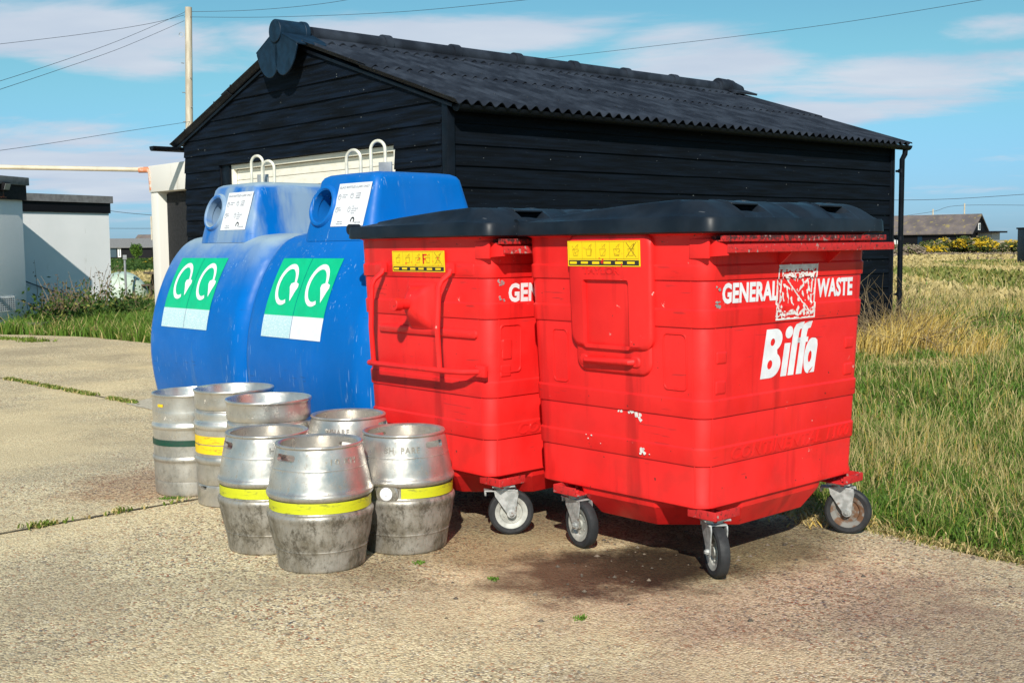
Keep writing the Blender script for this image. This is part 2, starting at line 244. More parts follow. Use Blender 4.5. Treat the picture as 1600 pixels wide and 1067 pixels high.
# ------------------------------------------------------------------ mesh tools
class MB:
    def __init__(s): s.v = []; s.f = []; s.mi = []
    def add(s, vs, fs, mi=0, T=None):
        o = len(s.v)
        s.v += [tuple(T @ Vector(p)) if T else tuple(p) for p in vs]
        s.f += [tuple(i + o for i in q) for q in fs]; s.mi += [mi] * len(fs)
    def box(s, c, d, rz=0., bev=0., mi=0, R=None):
        T = Matrix.Translation(c) @ (R.to_4x4() if R else Matrix.Rotation(rz, 4, 'Z'))
        if bev:
            bm = bmesh.new(); bmesh.ops.create_cube(bm, size=1)
            for v in bm.verts: v.co = Vector((v.co.x * d[0], v.co.y * d[1], v.co.z * d[2]))
            bmesh.ops.bevel(bm, geom=bm.edges[:], offset=bev, segments=2, affect='EDGES', profile=.6)
            bm.verts.index_update(); s.add([v.co[:] for v in bm.verts], [[v.index for v in f.verts] for f in bm.faces], mi, T); bm.free(); return
        x, y, z = d[0] / 2, d[1] / 2, d[2] / 2
        s.add([(-x, -y, -z), (x, -y, -z), (x, y, -z), (-x, y, -z), (-x, -y, z), (x, -y, z), (x, y, z), (-x, y, z)],
              [(0, 3, 2, 1), (4, 5, 6, 7), (0, 1, 5, 4), (1, 2, 6, 5), (2, 3, 7, 6), (3, 0, 4, 7)], mi, T)
    def loft(s, rings, cap0=True, cap1=True, mi=0, closed=True):
        n = len(rings[0]); vs = [p for r in rings for p in r]; fs = []
        for i in range(len(rings) - 1):
            for j in range(n if closed else n - 1):
                k = (j + 1) % n; fs.append((i * n + j, i * n + k, (i + 1) * n + k, (i + 1) * n + j))
        if cap0: fs.append(tuple(reversed(range(n))))
        if cap1: fs.append(tuple((len(rings) - 1) * n + j for j in range(n)))
        s.add(vs, fs, mi)
    def lathe(s, prof, seg=64, mi=0, T=None, closed=False):
        vs = []; fs = []; m = len(prof)
        for k in range(seg):
            a = 2 * pi * k / seg; vs += [(r * cos(a), r * sin(a), z) for r, z in prof]
        for k in range(seg):
            l = (k + 1) % seg
            for j in range(m if closed else m - 1):
                q = (j + 1) % m; fs.append((k * m + j, l * m + j, l * m + q, k * m + q))
        s.add(vs, fs, mi, T)
    def tube(s, pts, r, seg=10, mi=0, caps=True):
        pts = [Vector(p) for p in pts]; rings = []; up = None
        for i, p in enumerate(pts):
            t = (pts[min(i + 1, len(pts) - 1)] - pts[max(i - 1, 0)]).normalized()
            if up is None: up = t.orthogonal().normalized()
            up = (up - t * up.dot(t)).normalized(); w = t.cross(up)
            rr = r[i] if isinstance(r, (list, tuple)) else r
            rings.append([tuple(p + (up * cos(2 * pi * k / seg) + w * sin(2 * pi * k / seg)) * rr) for k in range(seg)])
        s.loft(rings, caps, caps, mi)
    def prism(s, poly, h, T=None, mi=0):        # polygon in xy, extruded to z=h
        n = len(poly); s.add([(x, y, 0) for x, y in poly] + [(x, y, h) for x, y in poly], [tuple(reversed(range(n))), tuple(range(n, 2 * n))] + [(i, (i + 1) % n, n + (i + 1) % n, n + i) for i in range(n)], mi, T)
    def build(s, name, mats, parent=None, smooth=True, angle=35, bev=0.):
        me = bpy.data.meshes.new(name); me.from_pydata(s.v, [], s.f)
        if not isinstance(mats, (list, tuple)): mats = [mats]
        for m in mats: me.materials.append(MT[m] if isinstance(m, str) else m)
        if len(mats) > 1: me.polygons.foreach_set('material_index', s.mi)
        me.update()
        if smooth: me.shade_smooth(); me.set_sharp_from_angle(angle=radians(angle))
        o = bpy.data.objects.new(name, me); COL.objects.link(o)
        if parent: o.parent = parent
        if bev:
            b = o.modifiers.new('b', 'BEVEL'); b.width = bev; b.segments = 2; b.limit_method = 'ANGLE'; b.angle_limit = radians(40)
        return o
def fixn(o):
    bm = bmesh.new(); bm.from_mesh(o.data); bmesh.ops.remove_doubles(bm, verts=bm.verts, dist=1e-5); bmesh.ops.recalc_face_normals(bm, faces=bm.faces); bm.to_mesh(o.data); bm.free(); return o
def thing(name, label, cat, loc=(0, 0, 0), rz=0., group=None):
    o = bpy.data.objects.new(name, None); COL.objects.link(o); o.location = loc; o.rotation_euler = (0, 0, rz); o.empty_display_size = .1
    return tag(o, label, cat, group)
def tag(o, label=None, cat=None, group=None, kind=None):
    if label: o['label'] = label
    if cat: o['category'] = cat
    if group: o['group'] = group
    if kind: o['kind'] = kind
    return o
def copy_tree(o, parent=None):
    c = o.copy(); COL.objects.link(c); c.parent = parent
    for ch in [x for x in COL.objects if x.parent == o]: copy_tree(ch, c)
    return c
def cut(o, cutters):
    for c in cutters:
        c.parent = o.parent; m = o.modifiers.new('c', 'BOOLEAN'); m.object = c; m.operation = 'DIFFERENCE'; m.solver = 'EXACT'
    dg = bpy.context.evaluated_depsgraph_get(); me = bpy.data.meshes.new_from_object(o.evaluated_get(dg)); o.modifiers.clear(); old = o.data; o.data = me
    me.shade_smooth(); me.set_sharp_from_angle(angle=radians(35))
    for c in cutters: bpy.data.objects.remove(c)
    return o
def rrect(hx, hy, r, z, cx=0., cy=0., n=7):
    r = min(r, hx - .001, hy - .001); P = []
    for sx, sy, a0 in ((1, 1, 0), (-1, 1, pi / 2), (-1, -1, pi), (1, -1, 1.5 * pi)):
        for k in range(n + 1):
            a = a0 + pi / 2 * k / n; P.append((cx + sx * (hx - r) + r * cos(a), cy + sy * (hy - r) + r * sin(a), z))
    return P
def text_mesh(body, size, offset=0., extrude=0., shear=0., spacing=1., sx=1.):
    c = bpy.data.curves.new('t', 'FONT'); c.body = body; c.size = size; c.offset = offset; c.extrude = extrude; c.shear = shear; c.space_character = spacing; c.resolution_u = 3
    o = bpy.data.objects.new('t', c); COL.objects.link(o); dg = bpy.context.evaluated_depsgraph_get(); dg.update()
    me = bpy.data.meshes.new_from_object(o.evaluated_get(dg))
    vs = [(v.co.x * sx, v.co.y, v.co.z) for v in me.vertices]; fs = [tuple(p.vertices) for p in me.polygons]
    bpy.data.objects.remove(o); bpy.data.meshes.remove(me); bpy.data.curves.remove(c)
    return vs, fs
def fit(vs, w, h):     # scale flat text to w x h with its lower left corner at 0,0
    xs = [v[0] for v in vs]; ys = [v[1] for v in vs]; kx = w / (max(xs) - min(xs)); ky = h / (max(ys) - min(ys))
    return [((v[0] - min(xs)) * kx, (v[1] - min(ys)) * ky, v[2]) for v in vs]
def curve_fill(splines, extrude=0.):
    c = bpy.data.curves.new('t', 'CURVE'); c.dimensions = '2D'; c.fill_mode = 'BOTH'; c.extrude = extrude
    for p in splines:
        s = c.splines.new('POLY'); s.points.add(len(p) - 1); s.use_cyclic_u = True
        for i, (x, y) in enumerate(p): s.points[i].co = (x, y, 0, 1)
    o = bpy.data.objects.new('t', c); COL.objects.link(o); dg = bpy.context.evaluated_depsgraph_get(); dg.update()
    me = bpy.data.meshes.new_from_object(o.evaluated_get(dg)); vs = [tuple(v.co) for v in me.vertices]; fs = [tuple(p.vertices) for p in me.polygons]
    bpy.data.objects.remove(o); bpy.data.meshes.remove(me); bpy.data.curves.remove(c); return vs, fs
def blend(P, k=6):     # Catmull-Rom through points
    o = []
    for i in range(len(P) - 1):
        p0, p1, p2, p3 = P[max(i - 1, 0)], P[i], P[i + 1], P[min(i + 2, len(P) - 1)]
        for j in range(k):
            t = j / k; o.append(tuple(.5 * (2 * b + (c - a) * t + (2 * a - 5 * b + 4 * c - d) * t * t + (3 * b - a - 3 * c + d) * t ** 3) for a, b, c, d in zip(p0, p1, p2, p3)))
    return o + [tuple(P[-1])]
def subdiv_arc(cx, cy, rx, ry, a0, a1, n=14): return [(cx + rx * cos(a0 + (a1 - a0) * i / n), cy + ry * sin(a0 + (a1 - a0) * i / n)) for i in range(n + 1)]
def lerp(t, T):
    for (a, x), (b, y) in zip(T, T[1:]):
        if t <= b: return x + (y - x) * max(0, (t - a)) / (b - a)
    return T[-1][1]
def at(px, py, D):     # world point seen at a picture position, D metres ahead: used to survey where distant things stand
    d = F * FPX + Rr * (px - 800) + Uu * (533.5 - py); return Vector((0, 0, HCAM)) + d * (D / d.y)

# ------------------------------------------------------------------ setting: ground, concrete, field
mb = MB(); N = 60
xs = [-900, -400, -200, -100, -50, -25, -12, -6, 0, 3, 6, 9, 12, 16, 20, 30, 50, 100, 200, 400, 900]; ys = [-60, -20, -8, 0, 4, 8, 12, 16, 20, 26, 34, 44, 60, 80, 110, 160, 240, 400, 700, 1500]
def gz(x, y): 
    far = max(0, min(1, (y - 25) / 40)); return -.035 + far * .25 * (mnoise.noise(Vector((x * .03, y * .03, 0)))) * (1 if y < 400 else 0)
mb.add([(x, y, gz(x, y)) for y in ys for x in xs], [(j * len(xs) + i, j * len(xs) + i + 1, (j + 1) * len(xs) + i + 1, (j + 1) * len(xs) + i) for j in range(len(ys) - 1) for i in range(len(xs) - 1)])
tag(mb.build('ground', 'field'), kind='structure')
edge = [(5.2, .4), (3.5, 2.55), (1.99, 4.41), (1.58, 4.93), (1.25, 5.6), (.8, 7.2), (.1, 9.2), (-.55, 10.85), (-2.4, 12.95), (-4.2, 14.95), (-4.9, 15.45), (-6.2, 16.7), (-7.3, 17.2), (-7.93, 17.4)]
E2 = []
for a, b in zip(edge, edge[1:]):
    L = math.dist(a, b); k = max(1, int(L / .12))
    for i in range(k):
        t = i / k; x = a[0] + (b[0] - a[0]) * t; y = a[1] + (b[1] - a[1]) * t; w = .05 * mnoise.noise(Vector((x * 3, y * 3, 1))) + .02 * mnoise.noise(Vector((x * 14, y * 14, 1)))
        E2.append((x + w, y + w))
E2.append(edge[-1])
mb = MB(); poly = E2 + [(-14, 17.4), (-14, -9), (5.2, -9)]
mb.prism([(x, y) for x, y in reversed(poly)][::-1], .034, Matrix.Translation((0, 0, -.034)))
tag(fixn(mb.build('pavement', 'concrete', smooth=False)), kind='structure')
mb = MB(); mb.add([(-3.18, 9.38, .004), (-2.9, 10.3, .004), (-1.2, 9.2, .004), (-1.6, 7.6, .004)], [(3, 2, 1, 0)][::1]); o = fixn(mb.build('pavement_patch', 'conc2')); tag(o, kind='structure')
def joint(a, b, w=.011):
    mb = MB(); k = int(math.dist(a, b) / .08); d = Vector((b[0] - a[0], b[1] - a[1])).normalized(); nn = Vector((-d.y, d.x)); L = []
    for i in range(k + 1):
        t = i / k; p = Vector(a) * (1 - t) + Vector(b) * t; p += nn * .012 * mnoise.noise(Vector((p.x * 2, p.y * 2, 5))); ww = w * (.8 + .8 * abs(mnoise.noise(Vector((p.x * 9, p.y * 9, 3)))))
        L += [(*(p + nn * ww), .0045), (*(p - nn * ww), .0045)]
    mb.add(L, [(2 * i, 2 * i + 1, 2 * i + 3, 2 * i + 2) for i in range(k)]); tag(mb.build('pavement_joint', 'joint'), kind='structure')
JA = [((-7.9, 14.2), (-3.05, 9.34)), ((-4.2, 3.3), (-.9, 6.42))]
for a, b in JA: joint(a, b)
def blades(name, pts, mats, kind='stuff'):
    """pts: rows of x,y,z,height,width,lean,azimuth,material"""
    P = np.array([p[:7] for p in pts], float); m = np.array([p[7] for p in pts], int); n = len(P)
    x, y, z, h, w, ln, az = P.T; fa = rng.uniform(0, 2 * pi, n); wx = np.cos(fa) * w / 2; wy = np.sin(fa) * w / 2; dx = np.cos(az) * ln * h; dy = np.sin(az) * ln * h
    V = np.zeros((n, 5, 3)); V[:, 0] = np.stack([x - wx, y - wy, z], 1); V[:, 1] = np.stack([x + wx, y + wy, z], 1)
    mx, my, mz = x + dx * .35, y + dy * .35, z + h * .6
    V[:, 2] = np.stack([mx + wx * .7, my + wy * .7, mz], 1); V[:, 3] = np.stack([mx - wx * .7, my - wy * .7, mz], 1)
    V[:, 4] = np.stack([x + dx, y + dy, z + h * np.sqrt(np.maximum(.15, 1 - .5 * ln * ln))], 1)
    me = bpy.data.meshes.new(name); me.vertices.add(n * 5); me.vertices.foreach_set('co', V.ravel())
    base = np.arange(n) * 5; lp = np.concatenate([np.stack([base, base + 1, base + 2, base + 3], 1), np.stack([base + 3, base + 2, base + 4], 1)], 1).ravel()
    me.loops.add(n * 7); me.loops.foreach_set('vertex_index', lp); me.polygons.add(n * 2)
    ls = np.stack([np.arange(n) * 7, np.arange(n) * 7 + 4], 1).ravel(); me.polygons.foreach_set('loop_start', ls)
    for k in mats: me.materials.append(MT[k])
    me.polygons.foreach_set('material_index', np.repeat(m, 2)); me.update(calc_edges=True); me.validate()
    o = bpy.data.objects.new(name, me); COL.objects.link(o); return o
EP = [Vector(p) for p in edge]
def edge_x(y):
    for a, b in zip(edge[1:7], edge[2:8]):
        if a[1] <= y <= b[1]: return a[0] + (b[0] - a[0]) * (y - a[1]) / (b[1] - a[1])
    return 3.5 if y < 2.55 else -.5
SO = Vector((-.593, 10.881)); SA = .724; SUv = Vector((cos(SA), sin(SA))); SVv = Vector((-sin(SA), cos(SA)))
def in_shed(x, y, mg=.03):
    q = Vector((x, y)) - SO; return -mg < q.dot(SUv) < 7.85 + mg and -mg < q.dot(SVv) < 5.45 + mg
pts = []
def field(y0, y1, dens, short, tall, wid):
    A = 0; y = y0
    k = int(dens * .5 * (.62 - .05) * (y1 * y1 - y0 * y0))
    for _ in range(k):
        y = sqrt(random.uniform(y0 * y0, y1 * y1)); x = y * random.uniform(.05, .62)
        ex = edge_x(y)
        if x < ex + .0 or in_shed(x, y): continue
        nv = mnoise.noise(Vector((x * .55, y * .35, 0))); n2 = mnoise.noise(Vector((x * 2.1, y * 1.6, 7))); n3 = mnoise.noise(Vector((x * 6, y * 6, 9)))
        dry = max(0, min(1, (y - 11) / 22)); gold = math.exp(-(((x - 4.6) / 1.0) ** 2 + ((y - 13.4) / 1.0) ** 2)) * max(.3, min(1.1, .8 + 1.6 * n2))
        bare = math.exp(-(((x - 5.0) / 1.3) ** 2 + ((y - 12.1) / .38) ** 2))
        if random.random() < bare * .93: continue
        if random.random() < max(0, (x - ex) < .12) * .5: continue
        pt = .02 + .7 * dry + .5 * nv + .3 * n2
        if gold > .35 and random.random() < gold: h = random.uniform(.3, .62) * (.6 + .5 * gold); ln = random.uniform(.2, .9); m = 3 if random.random() < .75 else 2; w = wid * 1.0; az = random.gauss(.2, 1.3)
        elif random.random() < max(.06, (pt + .12) * .45): h = tall * random.uniform(.45, 1.15) * (.65 + .35 * min(1, (y - 3.8) / 5)); ln = random.uniform(.05, .95); m = 2 if random.random() < .8 else 3; w = wid * .42; az = random.uniform(0, 2 * pi)
        else:
            h = short * random.uniform(.5, 1.3) * (1 + .45 * n3); ln = random.uniform(.2, 1.2); m = 4 if random.random() < .12 else 0 if random.random() < .74 - dry * .5 - .4 * n2 else (1 if random.random() < .7 else 2); w = wid; az = random.uniform(0, 2 * pi)
        h *= max(.35, .85 + .9 * mnoise.noise(Vector((x * 1.6, y * .9, 21))))
        if x - ex < .25: h *= .35 + 2.6 * (x - ex)
        pts.append((x, y, -.035, h, w, ln, az, m))
field(3.6, 8, 5200, .105, .28, .007)
field(8, 14, 2000, .12, .33, .011)
field(14, 26, 420, .14, .34, .022)
field(26, 60, 70, .15, .3, .05)
tag(blades('grass', pts, ['g1', 'g2', 'g3', 'g4', 'gd']), 'long mixed green and straw coloured grass growing on the right of the bins and shed', 'grass', kind='stuff')
# left grass by the white building
pts = []
lp = [(-7.9, 17.45), (-6.2, 16.75), (-4.9, 15.5), (-4.25, 15.1), (-4.2, 18), (-5.0, 22), (-7, 26), (-10, 30), (-7.9, 22.6), (-8.3, 19.9)]
def inpoly(x, y, P):
    c = False
    for (x1, y1), (x2, y2) in zip(P, P[1:] + P[:1]):
        if (y1 > y) != (y2 > y) and x < (x2 - x1) * (y - y1) / (y2 - y1) + x1: c = not c
    return c
while len(pts) < 26000:
    x = random.uniform(-10, -4.2); y = random.uniform(15.1, 30)
    if not inpoly(x, y, lp): continue
    if random.random() < max(0, (y - 19)) / 14: continue
    n2 = mnoise.noise(Vector((x * 1.5, y * 1.5, 2))); dry = y > 24
    m = (2 if random.random() < .6 else 1) if dry else (0 if random.random() <   .72 + n2 * .3 else (1 if random.random() < .6 else 2))
    pts.append((x, y, -.035, random.uniform(.09, .24) * (1.2 + n2), .018, random.uniform(.2, .8), random.uniform(0, 6.28), m))
tag(blades('grass', pts, ['g1', 'g2', 'g3', 'g4']), 'bright green grass patch in front of the low white building on the left', 'grass', kind='stuff')
# far left and far right heath: tussocks
pts = []
for _ in range(32000):
    left = random.random() < .4; y = random.uniform(26, 135) if left else random.uniform(24, 120)
    x = y * (random.uniform(-.40, -.27) if left else random.uniform(.28, .52))
    nv = mnoise.noise(Vector((x * .10 + 3, y * .07, 0)))
    if left: m = 0 if nv > .02 else (2 if nv < -.15 else 1)
    else: m = 4 if (y > 70 and nv > .05) else (1 if nv > .25 else 2)
    if left and 68 < y < 100: m = 0
    pts.append((x, y, gz(x, y) - .02, random.uniform(.10, .26) * (1.3 if m in (0, 4) else 1), .05 + y * .0026, random.uniform(.1, .9), random.uniform(0, 6.28), m))
tag(blades('heath_vegetation', pts, ['gd', 'g2', 'g3', 'g4', 'heath']), 'low dry heath and tussocks stretching off to the distant houses', 'ground cover', kind='stuff')
# shingle bank and sea on the horizon
mb = MB(); mb.add([(60, 190, -.1), (900, 150, -.1), (900, 340, .75), (40, 260, .75), (900, 420, -.2), (40, 330, -.2)], [(0, 1, 2, 3), (3, 2, 4, 5)]); tag(mb.build('shingle_bank', 'shingle'), kind='structure')
mb = MB(); hh = []
for i in range(60):
    x = -700 + i * 10; hh.append((x, 14 * max(0, mnoise.noise(Vector((x * .008, 3, 0))) * .8 + .35) * min(1, i / 8, (60 - i) / 12)))
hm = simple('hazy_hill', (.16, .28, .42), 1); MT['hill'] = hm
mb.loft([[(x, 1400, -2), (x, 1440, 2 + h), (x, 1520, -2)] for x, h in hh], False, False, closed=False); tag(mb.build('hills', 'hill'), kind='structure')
# moss in joints and small weeds
def moss_strip(a, b, t0, t1, k):
    pts = []
    for _ in range(k):
        t = random.uniform(t0, t1); x = a[0] + (b[0] - a[0]) * t + random.gauss(0, .02); y = a[1] + (b[1] - a[1]) * t + random.gauss(0, .02)
        pts.append((x, y, .004, random.uniform(.01, .035), .012, random.uniform(.3, 1.2), random.uniform(0, 6.28), 0 if random.random() < .7 else 1))
    return pts
pts = []
for t0, t1, k in ((.60, .64, 260), (.66, .70, 260), (.72, .78, 500), (.80, .88, 600), (.92, .985, 600), (.34, .38, 150), (.42, .45, 150)): pts += moss_strip(*JA[0], t0, t1, k)
for t0, t1, k in ((.60, .62, 90), (.69, .70, 40), (.62, .9, 60)): pts += moss_strip(*JA[1], t0, t1, k)
for (x, y) in [(-7.3, 16.4), (-6.9, 16.25), (-6.6, 15.9)]:
    for _ in range(120): pts.append((x + random.gauss(0, .12), y + random.gauss(0, .05), .002, random.uniform(.02, .06), .02, .6, random.uniform(0, 6.28), 0))
tag(blades('moss', pts, ['moss', 'g3']), 'moss and tiny weeds along the joints of the concrete', 'moss', kind='stuff')
def Gp(px, py):
    d = F * FPX + Rr * (px - 800) + Uu * (533.5 - py); return Vector((0, 0, HCAM)) + d * (-HCAM / d.z)
weeds = [((655, 880), 'small green weed in the concrete right of the front cask'), ((772, 905), 'small green weed in the concrete in front of the further red bin'), ((908, 967), 'small green weed in the foreground below the dark stain'), ((270, 779), 'small green weed at the foot of the leftmost keg')]
for (px, py), lab in weeds:
    c_ = Gp(px, py); pts = []
    for _ in range(70 if px != 270 else 160):
        s_ = .010 if px != 270 else .035
        pts.append((random.gauss(0, s_), random.gauss(0, .012), .001, random.uniform(.004, .013), .006, random.uniform(.3, 1.3), random.uniform(0, 6.28), 0))
    o = blades('weed', pts, ['g1']); o.location = (c_.x, c_.y, .001); tag(o, lab, 'weed', 'small weeds in the concrete')
# loose grit under the bins
mb = MB()
for _ in range(170):
    if random.random() < .6: x = random.uniform(.1, 1.9); y = 4.75 + random.gauss(0, .28) + (x - 1) * .15
    else: x = random.uniform(-.3, 1.9); y = random.uniform(3.6, 4.9)
    if x > edge_x(y): continue
    r_ = random.choice([.004, .005, .006, .008, .012]); c0 = Vector((x, y, .001))
    ring = [(c0.x + r_ * random.uniform(.7, 1.2) * cos(a), c0.y + r_ * random.uniform(.6, 1) * sin(a), .001) for a in [k * pi / 3 for k in range(6)]]
    mb.add(ring + [(c0.x, c0.y, r_ * .8)], [(k, (k + 1) % 6, 6) for k in range(6)])
tag(mb.build('gravel', 'peb', smooth=False), 'loose grit and little stones scattered around the bin wheels', 'gravel', kind='stuff')
mb = MB(); pts = []
for _ in range(3500):
    x = random.gauss(5.0, 1.1); y = 12.1 + random.gauss(0, .28); pts.append((x, y, -.03, random.uniform(.02, .06), .02, 1.2, random.uniform(0, 6.28), 2))
for _ in range(2200):
    y = random.uniform(5.0, 6.2); x = edge_x(y) + random.gauss(0, .10); pts.append((x, y, 0, random.uniform(.02, .06), .008, 1.4, random.uniform(0, 6.28), 2 if random.random() < .7 else 3))
for _ in range(1500):
    y = random.uniform(3.9, 5.0); x = edge_x(y) + random.gauss(.03, .035); pts.append((x, y, 0, random.uniform(.01, .04), .006, 1.4, random.uniform(0, 6.28), 2 if random.random() < .6 else 1))
tag(blades('straw', pts, ['g1', 'g2', 'g3', 'g4']), 'flattened dry straw lying at the edge of the grass', 'straw', kind='stuff')
# ------------------------------------------------------------------ bins
ZT, ZB, TI = 1.315, .262, .037
BANDS = [(1.186, 1.130), (1.021, .954), (.681, .613), (.496, .430)]
def bin_ext(z):
    for a, b in BANDS:
        if b <= z <= a - .003: return .0055
    return 0
def text_on(mb, vs, fs, fn, mi=0, cut_len=.03):
    """wrap flat text (x along, y up, z out) onto a surface fn(x, y, out)"""
    mb.add([fn(*v) for v in vs], fs, mi)
def caster(parent, x, y, ang, label=None, rusty=False):
    """swivel castor; ang = direction of the axle in bin space"""
    ax = Vector((cos(ang), sin(ang), 0)); bk = Vector((-sin(ang), cos(ang), 0)); H = Vector((x, y, .1)) + bk * .035; R3 = Matrix((ax, bk, Vector((0, 0, 1)))).transposed()
    mb = MB(); mb.box((x, y, .222), (.105, .1, .008), R=R3, bev=.002)
    mb.lathe([(.0, .218), (.034, .218), (.036, .205), (.03, .196), (0, .196)], 20, T=Matrix.Translation((x, y, 0)))
    T0 = Matrix.Translation((x, y, 0)) @ R3.to_4x4()
    mb.box(tuple(T0 @ Vector((0, .01, .203))), (.074, .085, .006), R=R3, bev=.002)
    for s in (-1, 1):     # tapering fork cheeks with rounded foot
        prof = [(-.042, .203), (.062, .203), (.066, .185), (.058, .14)] + [(.035 + .021 * cos(a), .1 + .021 * sin(a)) for a in [.3 - k * pi / 8 for k in range(10)]] + [(-.012, .14), (-.036, .175)]
        T = Matrix.Translation((x, y, 0)) @ R3.to_4x4() @ Matrix(((0, 0, 1, s * .0345 - (.005 if s > 0 else 0)), (1, 0, 0, 0), (0, 1, 0, 0), (0, 0, 0, 1)))
        mb.prism(prof, .005, T)
        mb.tube([H + ax * s * .03, H + ax * s * .044], .012, 8); mb.tube([H + ax * s * .044, H + ax * s * .049], .0075, 6)
    mb.box(tuple(T0 @ Vector((0, -.055, .199))), (.06, .05, .005), R=R3, bev=.002); mb.box(tuple(T0 @ Vector((0, -.078, .19))), (.05, .008, .024), R=R3, bev=.002)
    f = fixn(mb.build('caster', 'galv', parent)); 
    if label: f['label'] = label
    TW = Matrix.Translation(H) @ R3.to_4x4() @ Matrix.Rotation(pi / 2, 4, 'Y')
    mb = MB(); mb.lathe([(.072, -.021), (.088, -.023), (.097, -.018), (.1, -.008), (.1, .008), (.097, .018), (.088, .023), (.072, .021), (.07, 0)], 48, T=TW, closed=True); fixn(mb.build('tyre', 'tyre', f))
    mb = MB(); mb.lathe([(.0, -.016), (.018, -.016), (.019, -.008), (.048, -.007), (.052, -.014), (.07, -.020), (.074, -.020), (.074, .020), (.07, .020), (.052, .014), (.048, .007), (.019, .008), (.018, .016), (0, .016)], 40, T=TW)
    for k in range(6):
        for s in (-1, 1): a = k * pi / 3; mb.lathe([(0, s * .0075), (.004, s * .0075), (.004, s * .0105), (0, s * .0105)], 8, T=TW @ Matrix.Translation((.036 * cos(a), .036 * sin(a), 0)))
    fixn(mb.build('rim', 'rustrim' if rusty else 'rim', f))
    return f
def make_bin(Wd, D, side, front, cast, label, loc, yaw):
    t = thing('wheeled_bin', label, 'waste bin', loc, yaw, 'red four wheeled waste bins')
    hx, hy = Wd / 2, D / 2
    ins = lambda z: (ZT - z) / (ZT - ZB) * TI
    def ring(z, e, r=.062): return rrect(hx - ins(z) + e, hy - ins(z) + e, r, z, n=8)
    zs = [(ZT + .012, .012), (ZT + .002, .014), (ZT - .012, .012), (ZT - .018, 0)]
    for a, b in BANDS: zs += [(a + .003, .0), (a, .002), (a - .005, .0055), (b + .002, .0055), (b, .005), (b - .001, -.001), (b - .006, 0)]
    zs += [(.30, 0), (.285, .004), (ZB + .006, .004), (ZB, -.004)]
    mb = MB(); mb.loft([ring(z, e) for z, e in zs]); body = mb.build('body', 'red', t); fixn(body); body.data.shade_smooth(); body.data.set_sharp_from_angle(angle=radians(22))
    def LS(s, z, o=0.):   # left side: s from the front corner backwards
        return (-(hx - ins(z)) - o, -hy + s, z)
    def FS(s, z, o=0.):   # front: s from the left corner to the right
        return (-hx + s, -(hy - ins(z)) - o, z)
    def plate(S_, s0, s1, z0, z1, r, h, name=None, mat='red', parent=t, ch=.008, n=5, mbx=None):
        """raised rounded plate with sloped edges on a face"""
        cs, cz = (s0 + s1) / 2, (z0 + z1) / 2; hs, hz = abs(s1 - s0) / 2, abs(z1 - z0) / 2; m = mbx or MB(); R_ = []
        for e, o in ((0, -.004), (0, h * .25), (-ch * .35, h * .8), (-ch, h)):
            R_.append([S_(p[0], p[1], o) for p in rrect(hs + e, hz + e, max(.002, r + e), 0, cs, cz, n)])
        m.loft(R_, False, True)
        if mbx: return
        return fixn(m.build(name, mat, parent))
    def frame(S_, s0, s1, z0, z1, r, w, h, mbx):
        """thin raised outline (a pressed edge)"""
        P = [(p[0], p[1]) for p in rrect(abs(s1 - s0) / 2, abs(z1 - z0) / 2, r, 0, (s0 + s1) / 2, (z0 + z1) / 2, 5)]; P.append(P[0])
        k = len(P); vs = []
        for i, (a, b) in enumerate(P):
            c_ = ((s0 + s1) / 2, (z0 + z1) / 2); d = Vector((a - c_[0], b - c_[1])).normalized()
            for e, o in ((w / 2, -.002), (w / 5, h), (-w / 5, h), (-w / 2, -.002)): vs.append(S_(a + d.x * e, b + d.y * e, o))
        mbx.add(vs, [(i * 4 + j, i * 4 + j + 1, i * 4 + j + 5, i * 4 + j + 4) for i in range(k - 1) for j in range(3)])
    for S_, s_ in ((LS, .078), (FS, .072)):
        m = MB(); m.tube([S_(s_, z, -.0005) for z in (ZB + .01, .6, .9, ZT - .03)], .0028, 6); m.build('seam_line', 'red', t)
    # bottom pan with cut corners
    mb = MB()
    def octa(ax, ay, c, z): return [(ax, -ay + c, z), (ax, ay - c, z), (ax - c, ay, z), (-ax + c, ay, z), (-ax, ay - c, z), (-ax, -ay + c, z), (-ax + c, -ay, z), (ax - c, -ay, z)]
    mb.loft([octa(hx - .045, hy - .045, .235, ZB + .002), octa(hx - .05, hy - .05, .24, .235), octa(hx - .115, hy - .10, .23, .150), octa(hx - .125, hy - .11, .225, .145)]); fixn(mb.build('bottom_pan', 'red', t, smooth=False, bev=.008))
    # lid
    mb = MB(); nx, ny = 130, 76; lx, ly0, ly1 = hx + .035, -hy - .05, hy + .03
    def top(x, y):
        fx = min(1, (lx - abs(x)) / .085); fx = fx * fx * (3 - 2 * fx); q = (y - ly0) / (ly1 - ly0)
        fy = min(1, q / .16); fy = 1 - (1 - fy) ** 2.2; back = lerp(q, [(0, 1), (.14, 1), (.4, .82), (.7, .50), (.9, .22), (1, .05)])
        h = .044 + .070 * (.12 + .88 * fx) * fy * back
        if q < .22:
            b_ = 1 - abs(q - .1) / .12; b_ = max(0, b_)
            h -= .012 * b_ * (max(0, cos((x) / .56 * 2 * pi * 2.0)) ** 2) * fx
            for gx in (-.30, .29):
                e = abs(x - gx); 
                if e < .080 and .035 < q < .125: h = .060 + (h - .060) * (1 - min(1, (.080 - e) / .012) * min(1, (.125 - q) / .01)) if h > .06 else h
                elif e < .095 and q < .17: h += .004
            if abs(x) < .07: h -= .010 * max(0, 1 - abs(x) / .07) 
        if q > .2: h += .006 * (1 if (abs((x / .19) % 1 - .5) < .3) else 0) * fx * (1 if q < .85 else 0)
        return ZT + .012 + h - .012
    X = [-lx + 2 * lx * i / nx for i in range(nx + 1)]; Y = [ly0 + (ly1 - ly0) * j / ny for j in range(ny + 1)]
